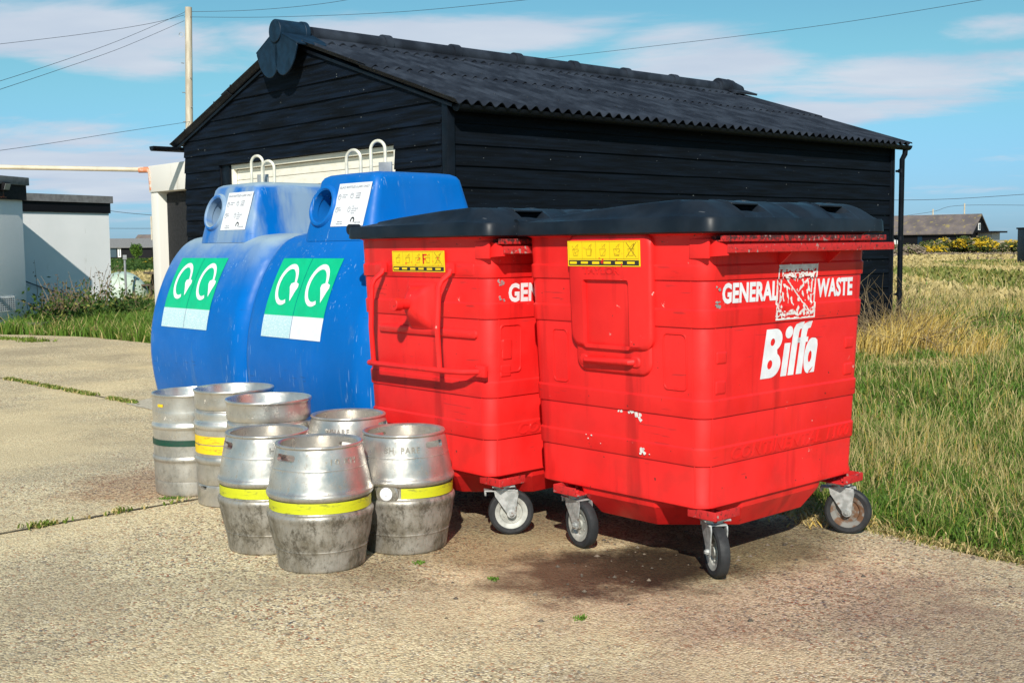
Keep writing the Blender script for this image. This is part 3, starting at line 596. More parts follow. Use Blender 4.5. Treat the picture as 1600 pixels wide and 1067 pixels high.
    def rc(x, y):      # rounded plan corners
        r = .05; ax, ay = abs(x), y; cyc = (ly0 + ly1) / 2; hy_ = (ly1 - ly0) / 2; dy_ = abs(y - cyc)
        if ax > lx - r and dy_ > hy_ - r:
            u, v_ = ax - (lx - r), dy_ - (hy_ - r); m = max(u, v_); l = sqrt(u * u + v_ * v_) or 1; k = m / l; u, v_ = u * k, v_ * k
            return math.copysign(lx - r + u, x), cyc + math.copysign(hy_ - r + v_, y - cyc)
        return x, y
    vs = [(*rc(x, y), top(x, y)) for y in Y for x in X]
    fs = [(j * (nx + 1) + i, j * (nx + 1) + i + 1, (j + 1) * (nx + 1) + i + 1, (j + 1) * (nx + 1) + i) for j in range(ny) for i in range(nx)]
    per = [i for i in range(nx + 1)] + [(j + 1) * (nx + 1) + nx for j in range(ny)] + [ny * (nx + 1) + nx - 1 - i for i in range(nx)] + [(ny - 1 - j) * (nx + 1) for j in range(ny - 1)]
    base = len(vs); L = len(per); cyc = (ly0 + ly1) / 2
    for k, (o, z) in enumerate(((.005, ZT + .046), (.010, ZT + .036), (.012, ZT - .006), (.006, ZT - .012), (-.012, ZT - .012), (-.016, ZT + .03))):
        for i in per:
            x, y, _ = vs[i]; vs.append((x * (1 + o / lx), cyc + (y - cyc) * (1 + o / ((ly1 - ly0) / 2)), z))
    prev = per
    for k in range(6):
        cur = [base + k * L + i for i in range(L)]
        fs += [(prev[i], cur[i], cur[(i + 1) % L], prev[(i + 1) % L]) for i in range(L)]; prev = cur
    fs.append(tuple(prev))
    mb.add(vs, fs); lid = fixn(mb.build('lid', 'lid', t)); lid.data.shade_smooth(); lid.data.set_sharp_from_angle(angle=radians(35))
    for gx in (-.30, .29):      # hooded hand grips
        m = MB(); zt_ = top(gx + .10, ly0 + .13) + .001; R_ = []
        for yy, zz_, w_ in ((ly0 + .068, zt_ - .010, .084), (ly0 + .09, zt_ - .004, .086), (ly0 + .15, zt_ + .001, .088)): R_.append([(gx - w_, yy, zz_ - .008), (gx + w_, yy, zz_ - .008), (gx + w_, yy, zz_), (gx - w_, yy, zz_)])
        m.loft(R_); fixn(m.build('grip_hood', 'lid', lid, bev=.003))
    mb = MB()
    for sx in (-1, 1):
        for a in (.0, .30): mb.tube([(sx * (lx - a - .0), ly1 - .01, ZT + .035), (sx * (lx - a - .055), ly1 - .01, ZT + .035)], .026, 16)
    mb.tube([(-lx + .02, ly1 - .01, ZT + .035), (lx - .02, ly1 - .01, ZT + .035)], .011, 10); fixn(mb.build('hinge', 'lid', lid))
    # lifting rail on the front
    mb = MB(); x0, x1 = -hx + .020, hx + .065; yf = -hy
    mb.box(((x0 + x1) / 2, yf - .034, 1.236), (x1 - x0, .092, .007), bev=.002)
    mb.box(((x0 + x1) / 2, yf - .080, 1.247), (x1 - x0, .006, .031), bev=.002)
    mb.box(((x0 + x1) / 2 - .008, yf - .016, 1.2745), (x1 - x0 - .016, .066, .006), bev=.002)
    mb.box(((x0 + x1) / 2 - .008, yf - .050, 1.283), (x1 - x0 - .016, .006, .022), bev=.002)
    mb.box(((x0 + x1) / 2 - .03, yf - .004, 1.262), (x1 - x0 - .09, .02, .06), bev=.003)
    fixn(mb.build('lifting_rail', 'redrail', t))
    mb = MB()
    mb.box((-hx + .004, yf + .034, 1.247), (.012, .09, .072), bev=.004)
    mb.prism([(0, 0), (.078, .004), (.078, .038), (.0, .066)], .012, Matrix(((0, 0, 1, x0 - .001), (-1, 0, 0, yf + .0), (0, 1, 0, 1.218), (0, 0, 0, 1))))
    fixn(mb.build('rail_bracket', 'red', t))
    for s in (.455, .80): mb = MB(); mb.prism([(0, 0), (.065, .055), (.0, .055)], .008, Matrix(((0, 0, 1, -hx + s), (-1, 0, 0, yf + .008), (0, 1, 0, 1.172), (0, 0, 0, 1)))); fixn(mb.build('gusset', 'red', t))
    # pads at the corners of the front
    mb = MB()
    for z0, z1 in ((.815, .862), (.70, .752)):
        plate(FS, .082, .145, z0, z1, .008, .004, 'grip_pad'); plate(FS, Wd - .155, Wd - .09, z0, z1, .01, .004, 'grip_pad')
    # embossed name on the front band, applied lettering above
    mb = MB(); vs, fs = text_mesh('CONTINENTAL 1100', .06, offset=.0014, extrude=.0022, shear=.25, spacing=1.12); vs = fit(vs, .83, .05)
    text_on(mb, vs, fs, lambda a, b, c: FS(.19 + a, .438 + b, .0058 + c * .9)); mb.build('embossed_lettering', 'red', t, smooth=False)
    corner_scuffs(t, FS, int(abs(loc[0]) * 100)); front(t, FS, plate, frame, hx, hy); side(t, LS, plate, frame, hx, hy)
    # castors
    for k, (sx, sy, ix, iy) in enumerate(((-1, -1, .12, .055), (-1, 1, .06, .24), (1, -1, .09, .07), (1, 1, .12, .14))):
        px, py = sx * (hx - ix), sy * (hy - iy)
        f = caster(t, px, py, cast[k], rusty=(k == 2), label='front caster with a rusty wheel rim' if k == 2 and cast[4] else None)
        mb = MB(); mb.box((px, py, .232), (.15, .13, .007), bev=.002)
        mb.box((px + sx * .074, py, .247), (.006, .13, .034), bev=.002); mb.box((px, py + sy * .064, .247), (.15, .006, .034), bev=.002)
        for a, b in ((.03, .03), (-.03, .03), (.03, -.03), (-.03, -.03)): mb.lathe([(0, .212), (.008, .212), (.008, .246), (0, .246)], 6, T=Matrix.Translation((px + a, py + b, 0)))
        fixn(mb.build('mounting_plate', 'redrail', f))
    return t
def yellow_label(t, LS, s0, s1, z0, z1, red_f=False):
    w = abs(s1 - s0); q = lambda a, b, o=.0: LS(s0 - a * w, z0 + b * (z1 - z0), o)
    mb = MB(); mb.add([q(0, 0, .0), q(1, 0, 0), q(1, 1, 0), q(0, 1, 0), q(0, 0, .0015), q(1, 0, .0015), q(1, 1, .0015), q(0, 1, .0015)], [(3, 2, 1, 0), (4, 5, 6, 7), (0, 1, 5, 4), (1, 2, 6, 5), (2, 3, 7, 6), (3, 0, 4, 7)])
    lab = fixn(mb.build('yellow_label', 'yellow', t, smooth=False))
    mb = MB(); mi = 0
    def rect(a0, a1, b0, b1, m, o=.0022): mb.add([q(a0, b0, o), q(a1, b0, o), q(a1, b1, o), q(a0, b1, o)], [(0, 1, 2, 3)], m)
    rect(.015, .985, .04, .24, 0)
    for k in range(6): rect(.03 + k * .16, .13 + k * .16, .09 + .01 * (k % 2), .19, 1, .0028)
    def line(a0, b0, a1, b1, w_=.006, m=2):
        d = Vector((a1 - a0, (b1 - b0) * .28)).normalized(); n_ = Vector((-d.y, d.x)) * w_
        mb.add([q(a0 + n_.x, b0 + n_.y / .28, .0024), q(a0 - n_.x, b0 - n_.y / .28, .0024), q(a1 - n_.x, b1 - n_.y / .28, .0024), q(a1 + n_.x, b1 + n_.y / .28, .0024)], [(0, 1, 2, 3)], m)
    for k in range(6): line(.02 + k * .192, .28, .02 + k * .192, .96, .0016)
    line(.02, .96, .98, .96, .0016); line(.02, .3, .98, .3, .0016)
    rs = random.Random(3 + int(red_f))
    for k in range(5):       # little pictograms of a bin and a figure
        c_ = .02 + .192 * (k + .5)
        line(c_ - .03, .42, c_ - .04, .66, .0022); line(c_ + .03, .42, c_ + .04, .66, .0022); line(c_ - .03, .42, c_ + .03, .42, .0022); line(c_ - .045, .67, c_ + .045, .67, .0022)
        line(c_ + .02, .7, c_ + .04, .88, .0022); line(c_ - .01, .72, c_ + .03, .86, .0022)
        for _ in range(3): line(c_ + rs.uniform(-.05, .05), rs.uniform(.38, .9), c_ + rs.uniform(-.05, .05), rs.uniform(.38, .9), .0016)
    line(.82, .36, .95, .92, .004); line(.82, .92, .95, .36, .004)
    for k in range(7 if not red_f else 9):
        a, b = rs.uniform(.25, .95) if red_f else rs.gauss(.5, .12), rs.uniform(.25, .6) if red_f else rs.gauss(.16, .08); rect(a, a + rs.uniform(.008, .02), b, b + rs.uniform(.04, .12), 3, .003)
    if red_f: rect(.60, .625, .38, .85, 3, .003); rect(.60, .68, .78, .85, 3, .003); rect(.60, .66, .58, .65, 3, .003)
    mb.build('label_print', ['inkblack', 'yellow', 'orangeink', 'red'], lab, smooth=False)
def emblem(w, h):
    """the bold slanted four-stroke lettering of the operator: B, i, f, f, a"""
    sp = []
    B = [(0, 0), (.16, 0)] + subdiv_arc(.17, .235, .165, .235, -pi / 2, pi / 3, 12) + subdiv_arc(.165, .70, .145, .21, -pi / 3, pi / 2, 12) + [(0, .91)]
    sp.append(B); sp.append(subdiv_arc(.14, .25, .045, .085, 0, 2 * pi, 14)[:-1]); sp.append(subdiv_arc(.14, .665, .04, .07, 0, 2 * pi, 14)[:-1])
    sp.append([(.365, 0), (.475, 0), (.475, .62), (.365, .62)]); sp.append(subdiv_arc(.425, .82, .07, .115, 0, 2 * pi, 18)[:-1])
    for x0 in (.50, .655):
        sp.append([(x0, 0), (x0 + .11, 0), (x0 + .11, .60), (x0 + .15, .60), (x0 + .15, .70), (x0 + .11, .70)] + [(x0 + .112, .80), (x0 + .125, .86), (x0 + .17, .87), (x0 + .17, 1.0), (x0 + .10, 1.0), (x0 + .04, .96), (x0 + .005, .88), (x0, .78)])
    sp.append([(.605, .60), (.66, .60), (.66, .70), (.605, .70)])
    sp.append(subdiv_arc(.885, .33, .115, .34, pi * .5, 2.0 * pi * .99 - pi * .0, 22)[:-3] + [(.90, .03), (.90, 0), (1.01, 0), (1.01, .52), (.99, .62), (.95, .66)])
    sp.append(subdiv_arc(.885, .31, .034, .11, 0, 2 * pi, 14)[:-1])
    out = []
    # each stroke its own little fill so that overlaps stay solid
    groups = [sp[0:3], sp[3:4], sp[4:5], sp[5:6], sp[6:7], sp[7:8], sp[8:10]]
    V, Fs = [], []
    for g in groups:
        vs, fs = curve_fill(g); o = len(V); V += vs; Fs += [tuple(i + o for i in f) for f in fs]
    sh = .10
    return [((x + y * sh) * w / 1.08, y * h, 0) for x, y, z in V], Fs
def front_main(t, FS, plate, frame, hx, hy):
    z0 = .0
    def lt(body, s0, s1, za, zb_, drop=0., o=.0013):
        vs, fs = text_mesh(body, .1, offset=.0042, spacing=1.03); vs = fit(vs, s1 - s0, zb_ - za); mb = MB()
        mb.add([FS(s0 + v[0], za + v[1] + drop * v[0], o + bin_ext(za + v[1])) for v in vs], fs); mb.build('white_lettering', 'white', t, smooth=False)
    lt('GENERAL', .105, .462, 1.040, 1.118); lt('WASTE', .735, 1.003, 1.040, 1.118)
    # operator's lettering: cut finely in height so that it follows the pressed band
    vs, fs = emblem(.40, .212); mb = MB(); mb.add([FS(.362 + v[0], .735 + v[1] - 0 * v[0], .0015 + (.0055 if .735 + v[1] > .945 else 0)) for v in vs], fs); mb.build('white_emblem', 'white', t, smooth=False)
    # worn square sticker
    mb = MB(); nx, nz = 90, 74; a0, a1, b0, b1 = .452, .732, .958, 1.182
    def on(a, b):
        e = min(a, 1 - a, (b) * 1.0, 1 - b); nz_ = mnoise.noise(Vector((a * 22, b * 18, 1))); n2 = mnoise.noise(Vector((a * 9, b * 9, 4)))
        rag = .012 * (1 + mnoise.noise(Vector((a * 40, b * 40, 3))))
        if e < rag: return False
        if b > .90: return True
        if e < .045 + .02 * n2: return True
        if .62 < b - .0 * a < .90 and abs(b - .80 - .03 * n2) < .03 and .12 < a < .9: return nz_ > -.25
        if .1 < e < .135 and nz_ > -.18: return True
        if abs((a - .2) - (.78 - b) * 1.0) < .018 and .2 < a < .85: return True
        if abs((.85 - a) - (.78 - b) * 1.1) < .03 and a > .55: return nz_ > -.15
        if b < .26 and abs(b - .13 - .03 * sin(a * 20)) < .03: return nz_ > -.3
        if e > .15: return mnoise.noise(Vector((a * 16 + b * 6, b * 7 - a * 9, 9))) > .24
        return nz_ > .33
    idx = {}; vs = []; fs = []
    for j in range(nz):
        for i in range(nx):
            if on((i + .5) / nx, (j + .5) / nz):
                q = []
                for di, dj in ((0, 0), (1, 0), (1, 1), (0, 1)):
                    k = (i + di, j + dj)
                    if k not in idx: 
                        idx[k] = len(vs); zz_ = b0 + (b1 - b0) * k[1] / nz; vs.append(FS(a0 + (a1 - a0) * k[0] / nx + .012 * (1 - k[1] / nz) * -1, zz_, .0014 + max(bin_ext(zz_ + .008), bin_ext(zz_ - .006), bin_ext(zz_))))
                    q.append(idx[k])
                fs.append(tuple(q))
    mb.add(vs, fs); mb.build('worn_sticker', 'worn', t, smooth=False)
def corner_scuffs(t, FS, sd):
    mb = MB(); rs = random.Random(sd)
    for _ in range(13):
        s0, z0, r = rs.uniform(.064, .10), rs.choice([rs.uniform(1.03, 1.05), rs.uniform(1.09, 1.125)]), rs.uniform(.003, .009); P = [(s0 + r * rs.uniform(.5, 1.3) * cos(a), z0 + r * rs.uniform(.4, 1) * sin(a)) for a in [k * 2 * pi / 8 for k in range(8)]]
        mb.add([FS(p[0], p[1], .0015 + .0002 * _) for p in P], [tuple(range(8))])
    mb.build('paint_scuffs', 'galv', t, smooth=False)
def front_far(t, FS, plate, frame, hx, hy):
    vs, fs = text_mesh('GENERAL', .1, offset=.0042, spacing=1.03); vs = fit(vs, .40, .082); mb = MB()
    mb.add([FS(.125 + v[0], 1.022 + v[1], .0013) for v in vs], fs); mb.build('white_lettering', 'white', t, smooth=False)
    mb = MB(); frame(FS, .08, .20, .72, .925, .02, .012, .005, mb); plate(FS, .09, .15, .775, .865, .012, .006, mbx=mb); fixn(mb.build('pressed_panel', 'red', t))
def side_panel(t, LS, plate, frame, hx, hy):
    # tapered raised panel with a sunk centre, apron and handle below
    mb = MB(); h = .022
    def outline(e):
        P = rrect(.222 + e, .228 + e, .05, 0, .470, 1.083, 8); return [(p[0] + (.012 if p[0] > .47 else -.012) * (1.31 - p[1]) * -1.2, p[1]) for p in P]
    # outer apron
    A = [[LS(p[0], p[1], o) for p in rrect(.200 + e, .275 + e, .055 + e, 0, .470, 1.030, 8)] for e, o in ((0, -.004), (0, .004), (-.006, .011), (-.012, .013))]
    mb.loft(A, False, True)
    R_ = [[LS(p[0], p[1], o) for p in outline(e)] for e, o in ((0, .0), (0, .016), (-.006, .024), (-.014, .027))]; 
    inner = rrect(.122, .137, .012, 0, .487, .990, 8)
    R_.append([LS(p[0], p[1], .027) for p in inner]); R_.append([LS(.487 + (p[0] - .487) * .96, .99 + (p[1] - .99) * .965, .012) for p in inner])
    mb.loft(R_, False, True); o = fixn(mb.build('side_panel', 'red', t)); o.data.shade_smooth(); o.data.set_sharp_from_angle(angle=radians(40))
    mb = MB(); mb.tube([LS(.355, .806, .016), LS(.365, .807, .03), LS(.60, .802, .03), LS(.612, .801, .016)], .013, 12); plate(LS, .318, .375, .782, .832, .022, .02, mbx=mb); plate(LS, .60, .652, .776, .826, .022, .018, mbx=mb); fixn(mb.build('handle', 'red', t))
    mb = MB(); frame(LS, .105, .215, .715, .928, .02, .010, .004, mb); fixn(mb.build('pressed_outline', 'red', t)); mb = MB(); frame(LS, .73, .815, .70, .918, .02, .010, .004, mb); fixn(mb.build('pressed_outline', 'red', t))
    vs, fs = text_mesh('TAYLOR', .05, offset=.001, extrude=.0022); vs = fit(vs, .20, .028); mb = MB(); mb.add([LS(.605 - v[0], 1.150 + v[1], .0275 + v[2]) for v in vs], fs); mb.build('embossed_lettering', 'red', t, smooth=False)
    yellow_label(t, lambda s, z, o=0: LS(s, z, .0275 + o), .685, .297, 1.18, 1.281)
    # bare paint flakes
    mb = MB(); rs = random.Random(5)
    def flake(s, z, r, e):
        P = [(s + r * rs.uniform(.5, 1.3) * cos(a), z + r * rs.uniform(.4, 1) * sin(a)) for a in [k * 2 * pi / 9 for k in range(9)]]; mb.add([LS(p[0], p[1], e) for p in P] + [LS(s, z, e)], [(k, (k + 1) % 9, 9) for k in range(9)])
    for s, z, r in ((.385, .607, .011), (.36, .603, .013), (.34, .600, .011), (.345, .588, .010), (.338, .578, .008), (.44, .605, .008), (.455, .604, .006), (.36, .592, .007), (.40, .603, .006)): flake(s, z, r, .0018)
    for s, z, r in ((.33, .462, .013), (.318, .452, .010), (.335, .448, .009), (.32, .468, .007), (.29, .45, .003), (.62, .475, .004), (.55, .462, .003), (.60, .49, .005), (.63, .49, .003)): flake(s, z, r, .0108)
    mb.build('paint_flakes', 'worn', t, smooth=False)
def side_trunnion(t, LS, plate, frame, hx, hy):
    mb = MB(); plate(LS, .085, .815, 1.135, 1.192, .016, .008, mbx=mb); plate(LS, .085, .80, .865, .905, .02, .012, mbx=mb); fixn(mb.build('pressed_band', 'red', t))
    # forged plate, drawn out to the lifting stub
    mb = MB(); C_ = (.462, .992); R_ = []
    for hs, hz, r, o, ds, dz in ((.103, .112, .015, .0, 0, 0), (.103, .112, .015, .009, 0, 0), (.088, .098, .02, .012, 0, 0), (.066, .082, .03, .036, .008, .006), (.038, .05, .03, .062, .02, .012), (.024, .028, .024, .072, .022, .014)):
        R_.append([LS(p[0], p[1], o) for p in rrect(hs, hz, r, 0, C_[0] + ds, C_[1] + dz, 6)])
    mb.loft(R_, False, True); fixn(mb.build('trunnion_plate', 'red', t))
    mb = MB(); mb.tube([LS(.484, 1.008, .06), LS(.484, 1.008, .125)], .023, 20); mb.tube([LS(.484, 1.008, .112), LS(.484, 1.008, .150)], .028, 20); fixn(mb.build('trunnion_stub', 'red', t, bev=.002))
    mb = MB()
    bar = lambda s, s2: [LS(s - .012, 1.165, .018), LS(s - .012, 1.145, .026), LS(s, 1.115, .062), LS(s, 1.09, .078), LS(s2, .9, .082), LS(s2, .73, .078)]
    mb.tube(bar(.742, .76), .012, 10); mb.tube(bar(.243, .262), .012, 10)
    mb.tube([LS(.835, .722, .02), LS(.80, .722, .074), LS(.775, .722, .082), LS(.20, .725, .082), LS(.12, .725, .06), LS(.06, .728, .02)], .0125, 10)
    for s in (.73, .232): mb.box(LS(s, 1.17, .016), (.01, .05, .045), bev=.003)
    mb.box(LS(.05, .73, .018), (.02, .06, .05), bev=.004)
    fixn(mb.build('side_bar_frame', 'red', t))
    yellow_label(t, lambda s, z, o=0: LS(s, z, .0092 + o), .664, .28, 1.152, 1.246, True)
Y1, Y2 = .74, .735
def binloc(c, yaw, Wd, D): return (c[0] + cos(yaw) * Wd / 2 - sin(yaw) * D / 2, c[1] + sin(yaw) * Wd / 2 + cos(yaw) * D / 2, 0)
def wa(x, y, yaw): return atan2(y, x) - yaw
make_bin(1.119, .965, side_panel, front_main, [wa(-.95, -.16, Y1), wa(-.86, -.5, Y1), wa(-.42, -.9, Y1), wa(-.5, -.8, Y1), 1], 'large red wheeled bin with black lid, nearest the grass, lettered GENERAL WASTE in full', binloc((.712, 4.204), Y1, 1.119, .965), Y1)
make_bin(1.119, .95, side_trunnion, front_far, [wa(.1, -1, Y2), wa(-.5, -.8, Y2), wa(-.42, -.9, Y2), wa(-.5, -.8, Y2), 0], 'red wheeled bin with a side bar frame, between the blue banks and nearer red bin', binloc((-.10, 4.86), Y2, 1.119, .95), Y2)

# ------------------------------------------------------------------ bottle banks
PROF = blend([(.15, 0), (.11, .08), (.065, .22), (.03, .37), (.008, .5), (0, .61), (.005, .71), (.022, .82), (.05, .93), (.088, 1.03), (.13, 1.12), (.175, 1.20), (.225, 1.27), (.275, 1.315), (.34, 1.34), (.45, 1.352)], 4)
DT = 1.30
def make_bank(label, loc, rz, mat, near):
    t = thing('bottle_bank', label, 'recycling bin', loc, rz, 'blue bottle banks')
    hw = .615
    rings = []
    for d, z in PROF:
        w = lerp(z, [(0, .03), (.3, .0), (1.12, .0), (1.2, .008), (1.28, .03), (1.32, .055), (1.345, .10)])
        rings.append(rrect(hw - w, DT / 2 - d, .115 if d < .3 else .1, z, n=9))
    rings.append(rrect(hw - .16, DT / 2 - .47, .06, 1.354, n=9))
    mb = MB(); mb.loft(rings); body = fixn(mb.build('body', mat, t)); body.data.shade_smooth(); body.data.set_sharp_from_angle(angle=radians(60))
    # turret
    R_ = []
    for z, hx_, hy_, r, dy in ((1.30, .335, .40, .09, 0), (1.345, .325, .392, .08, 0), (1.40, .313, .377, .07, 0), (1.50, .298, .345, .06, 0), (1.60, .284, .315, .055, 0), (1.635, .276, .305, .05, 0), (1.655, .262, .29, .045, 0), (1.668, .235, .265, .04, 0), (1.676, .18, .21, .03, 0), (1.68, .1, .12, .02, 0)):
        R_.append(rrect(hx_, hy_, r, z, 0, dy, 9))
    mb = MB(); mb.loft(R_); tur = fixn(mb.build('turret', mat, t))
    hz, hxp, rr = 1.493, -.165, .098
    fy = lambda z: -lerp(z, [(1.30, .40), (1.345, .392), (1.40, .377), (1.50, .345), (1.60, .315), (1.635, .305)])
    tilt = math.atan2(.03, .1); nrm = Vector((0, -cos(tilt), sin(tilt))); q0 = Vector((hxp, fy(hz), hz)); Q = Matrix.Translation(q0) @ nrm.to_track_quat('Z', 'Y').to_matrix().to_4x4()
    mbc = MB(); mbc.lathe([(0, -.26), (rr, -.26), (rr, .08), (0, .08)], 48, T=Q); cu = fixn(mbc.build('cut', mat)); mbc = MB(); mbc.box((0, .0, 1.48), (.47, .52, .27)); cu2 = fixn(mbc.build('cut', mat)); cut(tur, [cu2, cu])
    mb = MB(); mb.lathe([(rr - .004, -.03), (rr - .004, .010), (rr + .004, .018), (rr + .016, .016), (rr + .026, .004), (rr + .03, -.01)], 48, T=Q); fixn(mb.build('port_rim', mat, tur))
    # paper notice
    def TS(a, b, o=0):  # a along x, z=b on the sloping front of the turret
        return (a, fy(b) - o * cos(tilt), b + o * sin(tilt))
    mb = MB(); a0, a1, b0, b1 = -.045, .262, 1.378, 1.612; k = 6
    P = [TS(a0 + (a1 - a0) * j, b0 + (b1 - b0) * i / k, .0025) for i in range(k + 1) for j in (0, 1)]; mb.add(P, [(2 * i, 2 * i + 1, 2 * i + 3, 2 * i + 2) for i in range(k)]); lab = mb.build('paper_notice', 'white', tur, smooth=False)
    mb = MB(); rs = random.Random(2)
    def put(txt, x, z, w, h, m=0):
        vs, fs = text_mesh(txt, .1, offset=.0006); vs = fit(vs, w, h); mb.add([TS(x + v[0], z + v[1], .0036) for v in vs], fs, m)
    put('GLASS BOTTLES & JARS ONLY', a0 + .012, 1.580, a1 - a0 - .03, .016)
    for (x, z, l) in ((.075, 1.545, ('WASH AND', 'RINSE')), (.20, 1.550, ('NO OTHER', 'GLASS OR', 'CERAMICS')), (.06, 1.475, ('NO', 'LIDS')), (.19, 1.480, ('NO', 'LIGHT BULBS', 'OR PLATE', 'GLASS'))):
        for i, s_ in enumerate(l): put(s_, a0 + x - .02, z - i * .012, .008 * len(s_) * .55 + .01, .007)
    def ringm(x, z, r0, r1, a_=0, b_=2 * pi, m=0):
        k = 16; vs = []
        for i in range(k + 1): a = a_ + (b_ - a_) * i / k; vs += [TS(x + r0 * cos(a), z + r0 * sin(a), .0036), TS(x + r1 * cos(a), z + r1 * sin(a), .0036)]
        mb.add(vs, [(2 * i, 2 * i + 1, 2 * i + 3, 2 * i + 2) for i in range(k)], m)
    for x, z in ((.028, 1.538), (.145, 1.542), (.028, 1.468), (.145, 1.468)): ringm(a0 + x, z, .012, .0145); ringm(a0 + x, z, .005, .007, 0, 3)
    ringm(a0 + .20, 1.408, .010, .019, -.7, 3.6, 1); put('RECYCLING', a0 + .225, 1.392, .055, .008); put('TEAM LINE', a0 + .055, 1.400, .05, .006); put('0300 000', a0 + .05, 1.388, .06, .006)
    mb.build('notice_print', ['ink', 'inkblack'], lab, smooth=False)
    # sticker that follows the bulging front
    PT = [p for p in PROF]; arc = [0.]
    for a, b in zip(PT, PT[1:]): arc.append(arc[-1] + math.dist(a, b))
    def BS(x, s, o=0):      # x across, s metres along the front profile
        for i in range(len(arc) - 1):
            if s <= arc[i + 1]:
                f = (s - arc[i]) / (arc[i + 1] - arc[i]); d = PT[i][0] + f * (PT[i + 1][0] - PT[i][0]); z = PT[i][1] + f * (PT[i + 1][1] - PT[i][1]); tx, tz = PT[i + 1][0] - PT[i][0], PT[i + 1][1] - PT[i][1]; l = math.hypot(tx, tz)
                return (x, -DT / 2 + d - tz / l * o, z + tx / l * o)
        return (x, 0, 0)
    def s_at(z):
        for i in range(len(PT) - 1):
            if PT[i + 1][1] >= z: return arc[i] + (z - PT[i][1]) / (PT[i + 1][1] - PT[i][1]) * (arc[i + 1] - arc[i])
    s0, s1, s2 = s_at(.775), s_at(.895), s_at(1.205); xl, xm, xr = -.385, -.085, .215
    def sheet(mb, a, b, s_a, s_b, o, m=0, nx=1, k=18):
        vs = [BS(a + (b - a) * j / nx, s_a + (s_b - s_a) * i / k, o) for i in range(k + 1) for j in range(nx + 1)]; mb.add(vs, [(i * (nx + 1) + j, i * (nx + 1) + j + 1, (i + 1) * (nx + 1) + j + 1, (i + 1) * (nx + 1) + j) for i in range(k) for j in range(nx)], m)
    mb = MB(); sheet(mb, xl, xm - .002, s1, s2, .003, 0); sheet(mb, xm + .002, xr, s1, s2, .003, 0); sheet(mb, xl, xm - .002, s0, s1, .003, 2); sheet(mb, xm + .002, xr, s0, s1, .003, 1 if near else 2)
    st = mb.build('recycling_sticker', ['green', 'white', 'pale'], body, smooth=True)
    mb = MB(); mid = (s1 + s2) / 2
    for xc in ((xl + xm) / 2 + .005, (xm + xr) / 2 + .01):
        hs = (s2 - s1) * .36; hw_ = .097; V = []; k = 30      # a hook: open ring, thinner below, ending in an arrow head
        a_, b_ = radians(-62), radians(-372)
        for i in range(k + 1):
            a = a_ + (b_ - a_) * i / k; th = .020 + .008 * sin(pi * i / k); V += [BS(xc - .01 + (hw_ + 0) * cos(a), mid + .01 + hs * sin(a), .0045), BS(xc - .01 + (hw_ - th) * cos(a), mid + .01 + (hs - th * 1.15) * sin(a), .0045)]
        mb.add(V, [(2 * i, 2 * i + 1, 2 * i + 3, 2 * i + 2) for i in range(k)])
        hx_, hsx = xc + .074, mid - .005
        pl = [(hx_, hsx - .085), (hx_ + .025, hsx - .03), (hx_ + .042, hsx + .0), (hx_ + .038, hsx + .018), (hx_ + .014, hsx + .026), (hx_, hsx + .016), (hx_ - .014, hsx + .026), (hx_ - .038, hsx + .018), (hx_ - .042, hsx + .0), (hx_ - .025, hsx - .03)]
        mb.add([BS(x, s, .0045) for x, s in pl] + [BS(hx_, hsx - .01, .0045)], [(i, (i + 1) % 10, 10) for i in range(10)])
    mb.build('arrow_emblem', 'arrow', st, smooth=True)
    # lifting hoops
    for hx0, hy0, hgt, ang in (((.02, -.10, .20, .35), (-.075, -.20, .15, .35)) if near else ((-.06, -.10, .20, .35), (.125, -.13, .155, .35))):
        pts_ = [(-.048, 0)] + [(-.048, hgt - .048)] + [(.048 * cos(a), hgt - .048 + .048 * sin(a)) for a in [pi - k * pi / 12 for k in range(1, 12)]] + [(.048, hgt - .048), (.048, 0)]
        mb = MB(); mb.tube([(hx0 + p * cos(ang), hy0 + p * sin(ang), 1.655 + q) for p, q in pts_], .0095, 10); fixn(mb.build('lifting_hoop', 'hoop', t))
    mb = MB(); mb.box((.075 if near else -.01, -.09, 1.70), (.085, .012, .07), rz=.35, bev=.002); fixn(mb.build('hoop_plate', 'metalgrey', t))
    return t
BZ = -.83; O_ = Vector((-.75, 5.7)); Lb = Vector((-.674, .738)); Db = Vector((.738, .674))
c1 = O_ + Lb * .605 + Db * .65; c2_ = O_ + Lb * 1.845 + Db * .65
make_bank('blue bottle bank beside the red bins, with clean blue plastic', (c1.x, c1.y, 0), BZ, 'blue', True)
make_bank('blue bottle bank with a chalky faded top, the farther left of the two', (c2_.x, c2_.y, 0), BZ, 'bluefade', False)

